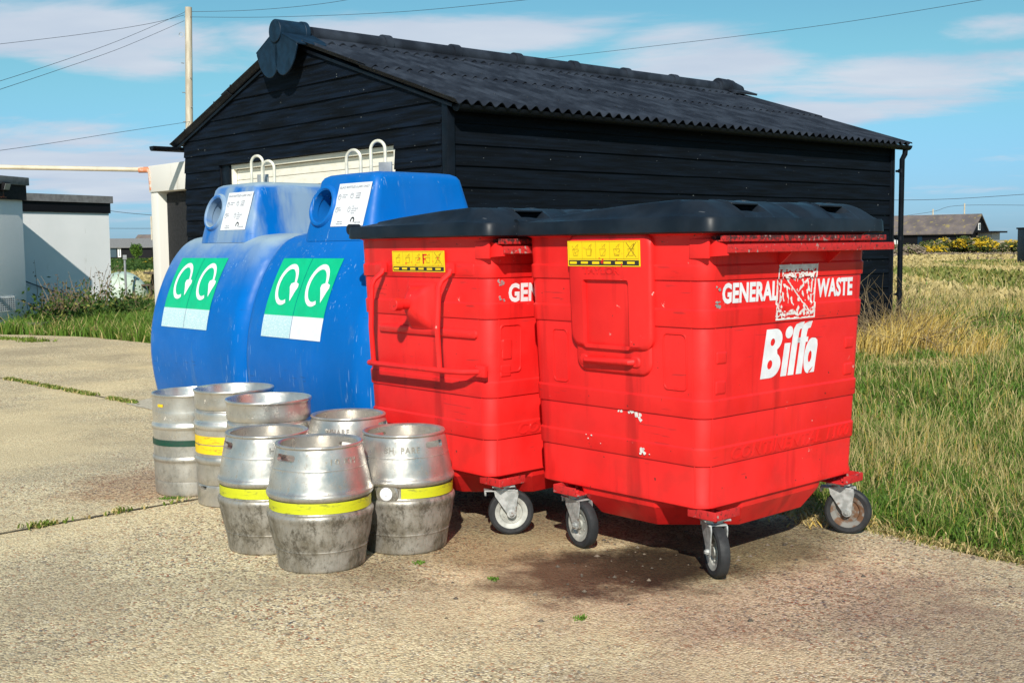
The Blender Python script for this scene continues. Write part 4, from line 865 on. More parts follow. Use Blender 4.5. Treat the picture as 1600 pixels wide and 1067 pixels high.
# ------------------------------------------------------------------ kegs and casks
def ring_text(mb, body, R, z, a_mid, size, wid, hgt, out=.0016, mi=0):
    vs, fs = text_mesh(body, size, offset=.0004, extrude=out * .6, spacing=1.2); vs = fit(vs, wid, hgt)
    mb.add([((R + v[2]) * cos(a_mid + (v[0] - wid / 2) / R), (R + v[2]) * sin(a_mid + (v[0] - wid / 2) / R), z + v[1]) for v in vs], fs, mi)
def rad_at(prof, z):
    for (r0, z0), (r1, z1) in zip(prof, prof[1:]):
        if min(z0, z1) <= z <= max(z0, z1) and abs(z1 - z0) > 1e-6: return r0 + (r1 - r0) * (z - z0) / (z1 - z0)
    return .2
CASK = blend([(.163, .0), (.173, .004), (.177, .03), (.183, .075), (.187, .085), (.185, .09), (.194, .12), (.202, .165), (.206, .195), (.211, .210), (.2125, .221), (.208, .232), (.2005, .238), (.1985, .262), (.2005, .285), (.208, .290), (.2125, .300), (.211, .311), (.204, .322), (.199, .35), (.192, .385), (.188, .402), (.1885, .405), (.187, .409), (.181, .44), (.174, .472), (.170, .484), (.174, .489), (.174, .494), (.170, .498), (.160, .496)], 3)
def slots(o, H, R, angs, w=.10, h=.028):
    cs = []
    for a in angs:
        m = MB(); P = rrect(w / 2, h / 2, h / 2 - .001, 0, n=8); T = Matrix.Rotation(a, 4, 'Z') @ Matrix(((0, 0, 1, R - .05), (1, 0, 0, 0), (0, 1, 0, H), (0, 0, 0, 1)))
        m.prism([(p[0], p[1]) for p in P], .1, T); cs.append(fixn(m.build('cut', 'cask')))
    return cut(o, cs)
def make_cask(label, loc, rz, tapespan=None, txt='', bung=None, tapemat='tapey', tnt='cask', slot=0., tang=0.):
    t = thing('beer_cask', label, 'cask', loc, rz, 'bulging steel beer casks')
    inner = [(.154, .49), (.158, .47), (.166, .43), (.168, .420), (.12, .410), (.04, .402), (.0, .400)]
    prof = [(0, .012), (.13, .012), (.15, .002)] + CASK + inner
    mb = MB(); mb.lathe(prof, 96); b = fixn(mb.build('body', tnt, t)); slots(b, .452, .176, [slot, slot + pi])
    for v in b.data.vertices:      # dents of long use
        d = mnoise.noise(Vector((v.co.x * 7 + loc[0] * 5, v.co.y * 7, v.co.z * 5 + loc[1]))) * .0035
        l = math.hypot(v.co.x, v.co.y)
        if l > .12: v.co.x *= 1 + d / l; v.co.y *= 1 + d / l
    if tapespan:
        a0, a1 = tapespan; mb = MB(); k = 72; vs = []
        zz_ = [.241, .2505, .2615, .2725, .283]
        for i in range(k + 1):
            a = a0 + (a1 - a0) * i / k
            for z in zz_: vs.append(((.2035 + .0008 * sin(z * 900)) * cos(a), (.2035 + .0008 * sin(z * 900)) * sin(a), z + .001 * sin(a * 3)))
        n5 = len(zz_); mb.add(vs, [(i * n5 + j, (i + 1) * n5 + j, (i + 1) * n5 + j + 1, i * n5 + j + 1) for i in range(k) for j in range(n5 - 1)]); mb.build('tape_band', tapemat, t)
    if bung is not None:
        T = Matrix.Rotation(bung, 4, 'Z') @ Matrix(((0, 0, 1, .188), (1, 0, 0, 0), (0, 1, 0, .262), (0, 0, 0, 1)))
        mb = MB(); mb.lathe([(.052, -.005), (.05, .012), (.044, .018), (.03, .019), (.0, .019)], 32, T=T); bb = fixn(mb.build('bung_boss', tnt, t))
        mb = MB(); mb.lathe([(.027, .018), (.027, .0215), (.024, .023), (.008, .0225), (.006, .026), (0, .026)], 24, T=T); fixn(mb.build('bung', 'white', bb))
    if txt:
        mb = MB(); ring_text(mb, txt, .1835, .425, tang, .03, .011 * len(txt) + .06, .026); mb.build('stamped_lettering', tnt, t, smooth=False)
    return t
KEG = blend([(.176, 0), (.186, .004), (.190, .018), (.191, .07), (.189, .078), (.192, .086), (.193, .165), (.1955, .178), (.2, .187), (.2, .196), (.196, .206), (.193, .215), (.193, .335), (.196, .345), (.2, .354), (.2, .363), (.196, .372), (.193, .382), (.193, .435), (.1915, .44), (.1915, .506), (.194, .513), (.196, .520), (.193, .526), (.187, .525)], 3)
KEG2 = blend([(.176, 0), (.188, .004), (.192, .012), (.193, .09), (.190, .096), (.186, .103), (.186, .108), (.193, .118), (.194, .20), (.198, .21), (.203, .22), (.203, .235), (.198, .246), (.194, .256), (.194, .37), (.198, .38), (.203, .39), (.203, .405), (.198, .415), (.194, .425), (.193, .462), (.187, .47), (.184, .475), (.187, .481), (.194, .487), (.194, .553), (.198, .56), (.2, .567), (.197, .573), (.19, .572)], 3)
def make_keg(label, loc, rz, P, H, tnt, bands, txts):
    t = thing('beer_keg', label, 'keg', loc, rz, 'straight sided steel kegs')
    inner = [(.183, H - .012), (.180, H - .05), (.17, H - .07), (.1, H - .055), (.035, H - .05), (.033, H - .03), (.0, H - .03)]
    mb = MB(); mb.lathe([(0, .015), (.15, .015), (.17, .003)] + P + inner, 96); b = fixn(mb.build('body', tnt, t))
    if P is KEG2: slots(b, .082 + .01, .19, [-pi / 2 - .75, -pi / 2 + 1.9], .05, .014)
    for z0, z1, m, a0, a1 in bands:
        mb = MB(); k = 60; vs = []
        for i in range(k + 1):
            a = a0 + (a1 - a0) * i / k
            for z in (z0, z1): vs.append((.1962 * cos(a), .1962 * sin(a), z))
        mb.add(vs, [(2 * i, 2 * i + 2, 2 * i + 3, 2 * i + 1) for i in range(k)]); mb.build('tape_band', m, t)
    mb = MB()
    for tx, z, a, w, h in txts: ring_text(mb, tx, rad_at(P, z + .01) + .0002, z, a, .03, w, h)
    if txts: mb.build('stamped_lettering', tnt, t, smooth=False)
    return t
full = (0, 2 * pi)
va = lambda x, y: atan2(-y, -x)       # direction from a thing at (x, y) back to the camera
def cask(label, x, y, sl, ta, txt, span=None, bung=None):
    v = va(x, y); make_cask(label, (x, y, 0), 0, span or full, txt, bung=bung, slot=v + sl, tang=v + ta)
cask('foremost steel cask with a full width yellow band', -.778, 4.56, -.84, .55, '10 KH')
v0_ = va(-.462, 4.82); cask('steel cask with a white bung beside its yellow band, against the red bin', -.462, 4.82, .80, -.05, 'BH  PARE', (v0_ - .08, v0_ + 2.2), v0_ - .38)
cask('steel cask with a yellow band, half hidden behind the left of the foremost cask', -1.045, 4.84, -1.2, .35, 'H BIN')
cask('steel cask at the back near the blue bank, only its top showing', -.765, 5.30, 1.15, -.3, 'WHARE')
v1 = va(-1.69, 5.99); v2 = va(-1.40, 5.74); v3 = va(-1.14, 5.33)
make_keg('leftmost pale steel keg with a dark green band', (-1.69, 5.99, 0), 0, KEG, .526, 'keg', [(.263, .293, 'tapeg', 0, 2 * pi), (.463, .477, 'tapeo', v1 - .98, v1 - .78)], [('HSLG41', .395, v1 - .6, .10, .022)])
make_keg('tall steel keg with a double yellow band, second from the left', (-1.40, 5.74, 0), 0, KEG2, .573, 'keg2', [(.262, .305, 'tapeo', 0, 2 * pi), (.310, .350, 'tapeo', 0, 2 * pi)], [('SHEPHERD NEAME', .51, v2 - .15, .26, .026)])
make_keg('tall steel keg with a stamped collar, third from the left, its foot hidden', (-1.14, 5.33, 0), 0, KEG2, .573, 'keg2', [], [('T05/06893 HSL', .498, v3 + .02, .25, .026)])

# ------------------------------------------------------------------ the shed
shed = thing('timber_shed', 'black weatherboarded shed with a corrugated roof behind the bins', 'shed', (SO.x, SO.y, 0), SA)
LN, WG, ZE, ZR = 7.83, 5.39, 2.62, 3.50
MIDV = WG / 2
def roofz(v): return ZE + (ZR - ZE) * (1 - abs(v - MIDV) / MIDV)
DV0, DV1, DZ = .81, 4.24, 2.27
def board(mb, P, a0, a1, b0, b1, z0, z1):
    """one lapped board: from a0..a1 at its foot to b0..b1 at its head; P(a, z, out)"""
    k = max(1, int((a1 - a0) / .22)); rows = []
    sd_ = random.uniform(0, 99)
    for i in range(k + 1):
        f = i / k; lo = a0 + (a1 - a0) * f; hi = b0 + (b1 - b0) * f; w = .0035 * mnoise.noise(Vector((lo * 1.3, sd_, 0))) + .002 * mnoise.noise(Vector((lo * 6, sd_, 3))); ww = .003 * mnoise.noise(Vector((lo * 1.1, sd_, 8)))
        rows.append([P(lo, z0 + w, 0), P(lo, z0 + w, .026 + ww), P(hi, z1 + .012, .007 + ww), P(hi, z1 + .012, 0)])
    mb.loft(rows, True, True, closed=True)
GP = lambda a, z, o: (-o, a, z); WP = lambda a, z, o: (a, -o, z)
mb = MB(); z = .02
def gspan(z):
    if z <= ZE: return 0, WG
    h = (z - ZE) / (ZR - ZE) * MIDV; return min(h, MIDV - .01), max(WG - h, MIDV + .01)
BH = .2; rows_ = []
while z < ZR - .05: rows_.append((z, min(z + BH, ZR - .03))); z += BH
for z0, z1 in rows_:
    a0, a1 = gspan(z0); b0, b1 = gspan(z1)
    if z0 < DZ - .02:
        zt_ = min(z1, DZ + .0) if z0 < DZ else z1
        board(mb, GP, .06, DV0 - .0, .06, DV0, z0, z1); board(mb, GP, DV1 + .22, WG, DV1 + .22, WG, z0, z1)
        if z1 > DZ + .02: board(mb, GP, DV0, DV1 + .22, DV0, DV1 + .22, DZ, z1)
    else:
        if a0 < .06: a0 = .06
        if b0 < .06 and z1 < ZE: b0 = .06
        board(mb, GP, a0, a1, b0, b1, z0, z1)
fixn(mb.build('gable_boards', 'boardg', shed, smooth=False))
mb = MB(); z = .02
while z < ZE - .02: board(mb, WP, .06, LN - .05, .06, LN - .05, z, min(z + BH, ZE - .012)); z += BH
fixn(mb.build('side_boards', 'board', shed, smooth=False))
mb = MB(); mb.box((.014, -.014, ZE / 2), (.086, .086, ZE - .02), bev=.004); fixn(mb.build('corner_post', 'blackpaint', shed)); mb = MB(); mb.box((LN - .02, -.014, ZE / 2), (.06, .05, ZE - .02), bev=.004); fixn(mb.build('corner_post', 'blackpaint', shed))
mb = MB()
P5 = [(0.03, 0), (WG - .03, 0), (WG - .03, ZE), (MIDV, ZR - .04), (.03, ZE)]
mb.add([(.16, a, b) for a, b in P5] + [(LN, a, b) for a, b in P5], [(4, 3, 2, 1, 0), (5, 6, 7, 8, 9)] + [(i, (i + 1) % 5, 5 + (i + 1) % 5, 5 + i) for i in range(5)])
for a0, a1, z0, z1 in ((.03, DV0, 0, ZE), (DV1 + .22, WG - .03, 0, ZE), (DV0, DV1 + .22, DZ, ZE)): mb.box((.08, (a0 + a1) / 2, (z0 + z1) / 2), (.155, a1 - a0, z1 - z0))
mb.add([(.003, a, b) for a, b in ((.03, ZE - .003), (WG - .03, ZE - .003), (MIDV, ZR - .05))] + [(.158, a, b) for a, b in ((.03, ZE - .003), (WG - .03, ZE - .003), (MIDV, ZR - .05))], [(0, 1, 2), (5, 4, 3), (0, 2, 5, 3), (2, 1, 4, 5)])
mb.build('wall_core', 'dark', shed, smooth=False)
# garage door with a ribbed leaf
mb = MB(); dv0, dv1 = DV0 + .02, DV1
mb.box((.052, dv0 + .03, DZ / 2), (.05, .05, DZ - .01), bev=.004); mb.box((.052, dv1 - .03, DZ / 2), (.05, .05, DZ - .01), bev=.004); mb.box((.052, (dv0 + dv1) / 2, DZ - .035), (.05, dv1 - dv0 - .11, .055), bev=.004)
gd = fixn(mb.build('garage_door', 'garage', shed))
mb = MB(); z = DZ - .068
while z > .1: mb.box((.085, (dv0 + dv1) / 2, z - .062), (.02, dv1 - dv0 - .115, .118), bev=.006); z -= .123
mb.box((.105, (dv0 + dv1) / 2, DZ / 2), (.008, dv1 - dv0 - .1, DZ - .1)); fixn(mb.build('door_leaf', 'garage', gd, smooth=False))
mb = MB(); mb.box((.05, DV1 + .11, DZ / 2), (.09, .215, DZ - .004), bev=.003); fixn(mb.build('door_jamb', 'blackpaint', gd))
# roof
def corrugated(sgn, mb):
    pitch, amp, th = .146, .024, .006; x0, x1 = -.10, LN + .13; nxx = int((x1 - x0) / pitch * 8); SL = sqrt(MIDV ** 2 + (ZR - ZE) ** 2); ux = MIDV / SL; uz = (ZR - ZE) / SL
    for c0, c1, lift in ((.05, SL * .55, .016), (SL * .50, SL + .24, .0)):
        V = []; ks = 8
        for j in range(ks + 1):
            s = c0 + (c1 - c0) * j / ks
            for i in range(nxx + 1):
                x = x0 + (x1 - x0) * i / nxx; h = amp * cos(2 * pi * (x - x0) / pitch) + amp + .012 + lift + .004 * mnoise.noise(Vector((x * .8, s * .8, sgn)))
                for e in (0, th): V.append((x, MIDV + sgn * (s * ux + (h + e) * uz), ZR - s * uz + (h + e) * ux))
        a = nxx + 1; I = lambda j, i, e: (j * a + i) * 2 + e; F_ = []
        for j in range(ks):
            for i in range(nxx): F_ += [(I(j, i, 1), I(j, i + 1, 1), I(j + 1, i + 1, 1), I(j + 1, i, 1)), (I(j, i, 0), I(j + 1, i, 0), I(j + 1, i + 1, 0), I(j, i + 1, 0))]
        for i in range(nxx):
            F_ += [(I(ks, i, 1), I(ks, i + 1, 1), I(ks, i + 1, 0), I(ks, i, 0)), (I(0, i, 0), I(0, i + 1, 0), I(0, i + 1, 1), I(0, i, 1))]
        for j in range(ks): F_ += [(I(j, 0, 0), I(j, 0, 1), I(j + 1, 0, 1), I(j + 1, 0, 0)), (I(j, nxx, 1), I(j, nxx, 0), I(j + 1, nxx, 0), I(j + 1, nxx, 1))]
        mb.add(V, F_)
    for s in (.35, 1.3, 1.75, 2.6):      # bolt caps
        for i in range(0, int((x1 - x0) / pitch), 3):
            x = x0 + i * pitch; mb.lathe([(.011, -.004), (.011, .004), (.006, .010), (0, .012)], 8, T=Matrix.Translation((x, MIDV + sgn * (s * ux), ZR - s * uz)) @ Matrix.Rotation(-sgn * math.atan2(uz, ux), 4, 'X') @ Matrix.Translation((0, 0, amp * 2 + .016 + (.016 if s < 1.5 else 0))))
    return mb
mb = MB(); corrugated(-1, mb); corrugated(1, mb); roof = fixn(mb.build('roof', 'roof', shed)); roof.data.set_sharp_from_angle(angle=radians(70))
# ridge capping: half rolls with collars and close-fitting wings
mb = MB(); pcs = 7; xa, xb = .22, LN - .42; zc = ZR + .115
for i in range(pcs):
    a, b = xa + (xb - xa) * i / pcs, xa + (xb - xa) * (i + 1) / pcs
    mb.tube([(a, MIDV, zc), (b, MIDV, zc)], .09, 20); mb.tube([(b - .06, MIDV, zc + .004), (b + .05, MIDV, zc + .004)], .108, 20)
for sgn in (-1, 1):
    th_ = math.atan2(ZR - ZE, MIDV); x0, x1 = .22, LN - .3; pitch = .146; k = int((x1 - x0) / pitch * 8); V = []
    for i in range(k + 1):
        x = x0 + (x1 - x0) * i / k; h = .068 + .02 * cos(2 * pi * (x + .1) / pitch)
        for s, hh_ in ((.04, .10), (.17, .085), (.25, h + .016), (.25, h)): V.append((x, MIDV + sgn * (s * cos(th_) + hh_ * sin(th_)), ZR - s * sin(th_) + hh_ * cos(th_)))
    mb.add(V, [(i * 4 + j, i * 4 + j + 1, i * 4 + j + 5, i * 4 + j + 4) for i in range(k) for j in range(3)])
rc_ = fixn(mb.build('ridge_capping', 'roof', roof))
# gable end finial of the ridge: short fat roll and two hanging rounded wings
def finial(x0, x1):
    mb = MB(); mb.tube([(x0 - .02, MIDV + .01, zc + .0), (x0 + .34, MIDV + .01, zc + .0)], .125, 24); mb.tube([(x0 + .30, MIDV + .01, zc), (x0 + .36, MIDV + .01, zc)], .135, 24)
    for sgn in (-1, 1):
        th_ = math.atan2(ZR - ZE, MIDV) + .10
        def W_(s, h, x): return (x, MIDV + .02 + sgn * (s * cos(th_) + h * sin(th_)), ZR - s * sin(th_) + h * cos(th_))
        P = [(.02, .12), (.40, .12), (.43, .09), (.43, .04)] + [(.215 + .215 * cos(a), -.0 + .30 * sin(a)) for a in [-k * pi / 14 for k in range(0, 15)]] + [(.0, .05)]
        P = [(s if s < .43 else .43, h) for s, h in P]
        n_ = len(P); mb.add([W_(s, h, x0) for s, h in P] + [W_(s, h, x0 + .022) for s, h in P], [tuple(reversed(range(n_))), tuple(range(n_, 2 * n_))] + [(i, (i + 1) % n_, n_ + (i + 1) % n_, n_ + i) for i in range(n_)])
        mb.add([W_(s, h, x) for x in (x0, x0 + .42) for s, h in ((.02, .10), (.43, .10), (.43, .122), (.02, .13))], [(0, 1, 5, 4), (1, 2, 6, 5), (2, 3, 7, 6), (3, 0, 4, 7), (0, 3, 2, 1), (4, 5, 6, 7)])
    return mb
fixn(finial(-.2, 0).build('ridge_end', 'navy', roof, bev=.006))
mb = MB(); mb.tube([(LN - .42, MIDV, zc + .03), (LN - .1, MIDV, zc + .02)], .12, 20); mb.tube([(LN - .2, MIDV, zc + .02), (LN + .12, MIDV, zc - .02)], [.13, .10], 20)
mb.box((LN - .02, MIDV - .12, ZR + .08), (.5, .3, .03), R=Matrix.Rotation(.33, 3, 'X')); fixn(mb.build('ridge_end', 'roof', roof))
# barge edge under the sheets
mb = MB()
for sgn in (-1, 1):
    th_ = math.atan2(ZR - ZE, MIDV); L_ = MIDV / cos(th_) + .15; R3 = Matrix.Rotation(-sgn * th_, 3, 'X')
    mb.box((-.035, MIDV + sgn * L_ / 2 * cos(th_), ZR - L_ / 2 * sin(th_) - .018), (.02, L_, .03), R=R3)
fixn(mb.build('barge_board', 'blackpaint', shed))
def gutter(name, x0, x1, y, z, r, caps=True):
    mb = MB(); V = []; k = 12
    for x in (x0, x1):
        for e in (0, .006):
            for i in range(k + 1): a = pi + pi * i / k; V.append((x, y + (r - e) * cos(a), z + (r - e) * sin(a)))
    n_ = k + 1; Fc = []
    for i in range(k): Fc += [(i, i + 1, 2 * n_ + i + 1, 2 * n_ + i), (n_ + i, 3 * n_ + i, 3 * n_ + i + 1, n_ + i + 1)]
    mb.add(V, Fc + [tuple(range(n_)), tuple(reversed(range(2 * n_, 3 * n_)))]); return fixn(mb.build(name, 'blackpaint', shed))
gutter('gutter', .0, LN + .18, -.155, ZE - .055, .062); gutter('gutter', -.38, LN, WG + .17, ZE - .055, .062)
mb = MB(); mb.tube([(LN + .10, -.155, ZE - .11), (LN + .10, -.15, ZE - .17), (LN + .10, -.11, ZE - .24), (LN + .10, -.1, .05)], .036, 14); 
for z in (.5, 1.27, 2.2): mb.tube([(LN + .10, -.1, z), (LN + .10, -.1, z + .05)], .042, 14); mb.box((LN + .06, -.07, z + .02), (.09, .02, .03))
fixn(mb.build('downpipe', 'blackpaint', shed))
mb = MB(); mb.tube([(LN + .00, -.045, ZE - .05), (LN + .00, -.045, .05)], .014, 8); fixn(mb.build('conduit', 'blackpaint', shed))
# ------------------------------------------------------------------ white porch beside the shed
porch = thing('white_porch', 'white painted concrete porch with a dark doorway joined to the left of the shed', 'porch', (SO.x, SO.y, 0), SA)
mb = MB(); v0, v1, x0, zt_ = WG + .02, 6.74, .12, 2.40
mb.box((x0 + 1.4, v1 - .11, (zt_ - .36) / 2), (2.8, .22, zt_ - .36), bev=.01); fixn(mb.build('pier', 'porch', porch))
mb = MB(); mb.box((x0 + 1.4, (v0 + v1) / 2, zt_ - .18), (2.84, v1 - v0 + .03, .36), bev=.01); fixn(mb.build('lintel', 'porch', porch))
mb = MB(); mb.box((x0 + .16, (v0 + v1) / 2 - .11, 1.0), (.06, v1 - v0 - .22, 2.03)); fixn(mb.build('doorway_shade_panel', 'dark', porch))  # near-black panel stands in for the shade inside the open doorway
# cream pipe from the porch to the white building
T_ = Matrix.Translation((SO.x, SO.y, 0)) @ Matrix.Rotation(SA, 4, 'Z')
pc = T_ @ Vector((x0 - .02, v1 + .03, zt_ - .05)); pj = thing('overhead_pipe', 'cream overhead pipe running from the porch to the white building', 'pipe', (pc.x, pc.y, 0))
mb = MB(); e0 = Vector((0, 0, pc.z)); e1 = Vector((-9.6 - pc.x, 15.25 - pc.y, 2.44)); mb.tube([e0 + Vector((.06, .03, 0)), e1], .032, 12); fixn(mb.build('pipe', 'beam', pj))
mb = MB(); mb.tube([e0 + Vector((-.12, 0, .0)), e0 + Vector((.0, 0, .0)), e0 + Vector((.05, -.02, -.03)), e0 + Vector((.06, -.03, -.12)), e0 + Vector((.07, -.03, -.28))], .042, 12); fixn(mb.build('elbow', 'rust', pj))
mb = MB(); mb.tube([e0 + Vector((.07, -.03, -.27)), e0 + Vector((.075, -.03, -.34)), e0 + Vector((.09, 0, -.42))], .01, 8); fixn(mb.build('cable_tail', 'wire', pj))

# ------------------------------------------------------------------ white building on the left
wb = thing('white_building', 'low white rendered outbuilding with black fascia at the left edge', 'building', (-7.92, 18.6, 0))
RB = -.22
def q1(c): x, y, z_ = c; y -= .2; return (x * cos(RB) - y * sin(RB), .2 + x * sin(RB) + y * cos(RB), z_)
RZ3 = Matrix.Rotation(RB, 3, 'Z')
def rear(mb, o_, z0, z1):
    nx_, ny_ = .871 * o_, -.49 * o_; P = [(-.48 + nx_ - .9, 1.4 + ny_ - 1.7), (.42 + nx_ + .5 * o_, 3.0 + ny_ + .87 * o_), (-3.6, 5.2), (-4.6, -.2)]
    mb.add([(x, y, z0) for x, y in P] + [(x, y, z1) for x, y in P], [(3, 2, 1, 0), (4, 5, 6, 7), (0, 1, 5, 4), (1, 2, 6, 5), (2, 3, 7, 6), (3, 0, 4, 7)])
mb = MB(); mb.box(q1((-2.0, -3.0, 1.10)), (4.0, 6.4, 2.20), rz=RB, bev=.015); fixn(mb.build('front_wall', 'render', wb))
mb = MB(); rear(mb, 0, 0, 1.98); fixn(mb.build('rear_wall', 'render', wb))
mb = MB(); mb.box(q1((-1.98, -3.0, 2.19)), (4.08, 6.46, .24), rz=RB); rear(mb, .025, 1.93, 2.12); fixn(mb.build('fascia', 'fascia', wb))
mb = MB(); mb.box(q1((-1.97, -3.0, 2.37)), (4.14, 6.52, .13), rz=RB, bev=.01); rear(mb, .06, 2.115, 2.245); fixn(mb.build('roof_edge', 'coping', wb))
mb = MB(); vy0, vy1, vz0, vz1 = -.62, -.12, .30, .53; mb.box(q1((.004, (vy0 + vy1) / 2, (vz0 + vz1) / 2)), (.012, vy1 - vy0, vz1 - vz0), rz=RB); gr = fixn(mb.build('air_vent', 'whitepaint', wb))
mb = MB()
for i in range(9):
    for j in range(6): mb.box(q1((.0115, vy0 + .04 + i * .052, vz0 + .03 + j * .034)), (.003, .032, .016), rz=RB)
mb.build('vent_holes', 'ink', gr, smooth=False)
RL = RZ3 @ Matrix.Rotation(.35, 3, 'Y')
mb = MB(); mb.box(q1((.09, -.35, 2.27)), (.09, .16, .13), bev=.01, R=RL); fl = fixn(mb.build('floodlight', 'fascia', wb)); mb = MB(); mb.box(q1((.135, -.35, 2.262)), (.01, .13, .10), R=RL); fixn(mb.build('lamp_glass', 'metalgrey', fl)); mb = MB(); mb.box(q1((.03, -.35, 2.15)), (.06, .03, .10), rz=RB); mb.box(q1((.05, -.35, 2.10)), (.02, .16, .02), rz=RB); fixn(mb.build('lamp_bracket', 'rust', fl))
mb = MB(); pts_ = []
for i in range(13): q = i / 12; pts_.append((-.53 + .95 * q + .03, 1.2 + 1.82 * q, .76 - .78 * q + .30 * q * q))
mb.tube(pts_, .011, 6); mb.build('slack_cable', 'wire', wb)
st = MB(); st.box((-7.62, 18.35, .05), (.5, .85, .15), bev=.015, rz=.1); o = fixn(st.build('stone_step', 'stone')); tag(o, 'dark stone step below the vent of the white building', 'step')
# oil tank, picnic table
tk = thing('oil_tank', 'pale green round ended tank behind the white building', 'tank', (-9.05, 26.9, 0), .34); mb = MB()
mb.lathe([(0, -1.0), (.28, -.97), (.46, -.88), (.54, -.75), (.56, -.5), (.56, 1.0), (0, 1.02)], 40, T=Matrix.Translation((-.02, .3, .16)) @ Matrix.Rotation(pi / 2, 4, 'X') @ Matrix.Rotation(pi, 4, 'X')); fixn(mb.build('shell', 'tank', tk))
mb = MB(); mb.tube([(.02, -1.1, 0), (.02, -1.1, 1.05)], .025, 8); mb.box((.02, -1.1, 1.08), (.08, .08, .1)); fixn(mb.build('gauge_post', 'metalgrey', tk))
mb = MB(); mb.box((-.02, .6, -.3), (1.0, 2, .2)); fixn(mb.build('plinth', 'stone', tk))
tb = thing('picnic_table', 'dark weathered picnic table beyond the grass, left of the white porch', 'table', (-7.5, 26.3, 0), .5)
for k in range(4):
    mb = MB(); mb.box((0, -.3 + k * .19, .72), (1.6, .17, .04), bev=.006); fixn(mb.build('table_plank', 'wood', tb))
for sy in (-1, 1):
    mb = MB(); mb.box((0, sy * .72, .43), (1.6, .22, .04), bev=.006); fixn(mb.build('bench', 'wood', tb))
for sx in (-.6, .6):
    for sy in (-1, 1): mb = MB(); mb.tube([(sx, sy * .2, .72), (sx, sy * .75, 0)], .045, 6); fixn(mb.build('leg', 'wood', tb))
    mb = MB(); mb.box((sx, 0, .38), (.05, 1.6, .08)); fixn(mb.build('cross_beam', 'wood', tb))

# ------------------------------------------------------------------ poles and wires
def pole(label, x, y, h, r, wood='pole', lean=0):
    t = thing('utility_pole', label, 'pole', (x, y, 0), 0, 'wooden poles'); mb = MB(); mb.tube([(0, 0, -.2), (lean * .4, 0, h * .5), (lean, 0, h)], [r, r * .92, r * .82], 14); fixn(mb.build('shaft', wood, t))
    if h > 8:
        for k in range(9):
            mb = MB(); a = k % 2; mb.tube([(lean * .7 - .10 + .15 * a, -r * .6, h - 1.6 - k * .42), (lean * .7 - .17 + .29 * a, -r - .02, h - 1.6 - k * .42)], .012, 6); mb.build('step_iron', 'metalgrey', t)
        mb = MB(); mb.lathe([(.06, 0), (.075, 0), (.075, .015), (.06, .015)], 18, closed=True, T=Matrix.Translation((0, -r - .02, h - .8)) @ Matrix.Rotation(pi / 2, 4, 'X')); mb.build('plate', 'metalgrey', t)
    return t
pb = at(297, 382, 34.); top_ = at(288, 12, 34.)
pole('tall pale timber pole rising behind the left end of the shed roof', pb.x, pb.y, top_.z, .118, lean=top_.x - pb.x + .12)
q = at(238.5, 403, 150.); pole('thin distant pole beside the far cottages, left of the porch', q.x, q.y, at(238, 338, 150).z, .13)
q = at(1457, 372, 150.); pole('short thin mast above the far cottage roof on the right', q.x, q.y, at(1457, 327, 150).z, .11)
q = at(1506, 374, 165.); pole('thin far pole behind the right end of the far cottage', q.x, q.y, at(1506, 318, 165).z, .12)
def wire(label, P, D, r=None, sag=.0):
    pts_ = [at(px, py, d) for (px, py), d in zip(P, D)]; pts_ = [Vector(p) for p in blend([tuple(p) for p in pts_], 8)]; dm = sum(D) / len(D)
    mb = MB(); mb.tube(pts_, r or dm * .00019, 5); o = mb.build('overhead_wire', 'wire'); tag(o, label, 'wire', 'overhead wires')
wire('wire from the pole head to the left edge, highest of three', [(288, 24), (230, 38), (120, 55), (-60, 76)], [34, 33, 32, 30])
wire('wire from the pole head slanting down left, middle of three', [(288, 20), (190, 62), (90, 98), (-60, 146)], [34, 31, 28, 24])
wire('wire from the pole head slanting down left, lowest of three', [(288, 33), (190, 75), (90, 110), (-60, 160)], [34, 31, 28, 24])
wire('wire from the pole to the right along the top edge', [(288, 19), (400, 16), (520, 4), (640, -20)], [34, 34, 33, 32])
wire('wire from the pole to the right that sags above the ridge', [(288, 27), (430, 27), (640, 18), (900, -8)], [34, 33, 31, 28])
wire('wire meeting the pole just above the shed eave on the left', [(300, 190), (180, 208), (60, 227), (-80, 246)], [34, 31, 28, 25])
wire('single wire rising over the shed roof to the top right', [(750, 103), (1000, 75), (1300, 38), (1620, -14)], [34, 32, 29, 26])
wire('upper far wire across the right sky', [(1380, 313), (1460, 312), (1540, 308), (1680, 298)], [70, 70, 70, 70], .016)
wire('lower far wire dipping to the far pole on the right', [(1395, 340), (1457, 331), (1506, 321), (1680, 322)], [165, 165, 165, 165], .028)
wire('far wire between the white building and the porch, upper', [(120, 318), (175, 330), (245, 337), (300, 341)], [60, 60, 60, 60], .014)
wire('far wire between the white building and the porch, lower', [(120, 356), (175, 357), (245, 357), (300, 356)], [100, 100, 100, 100], .018)

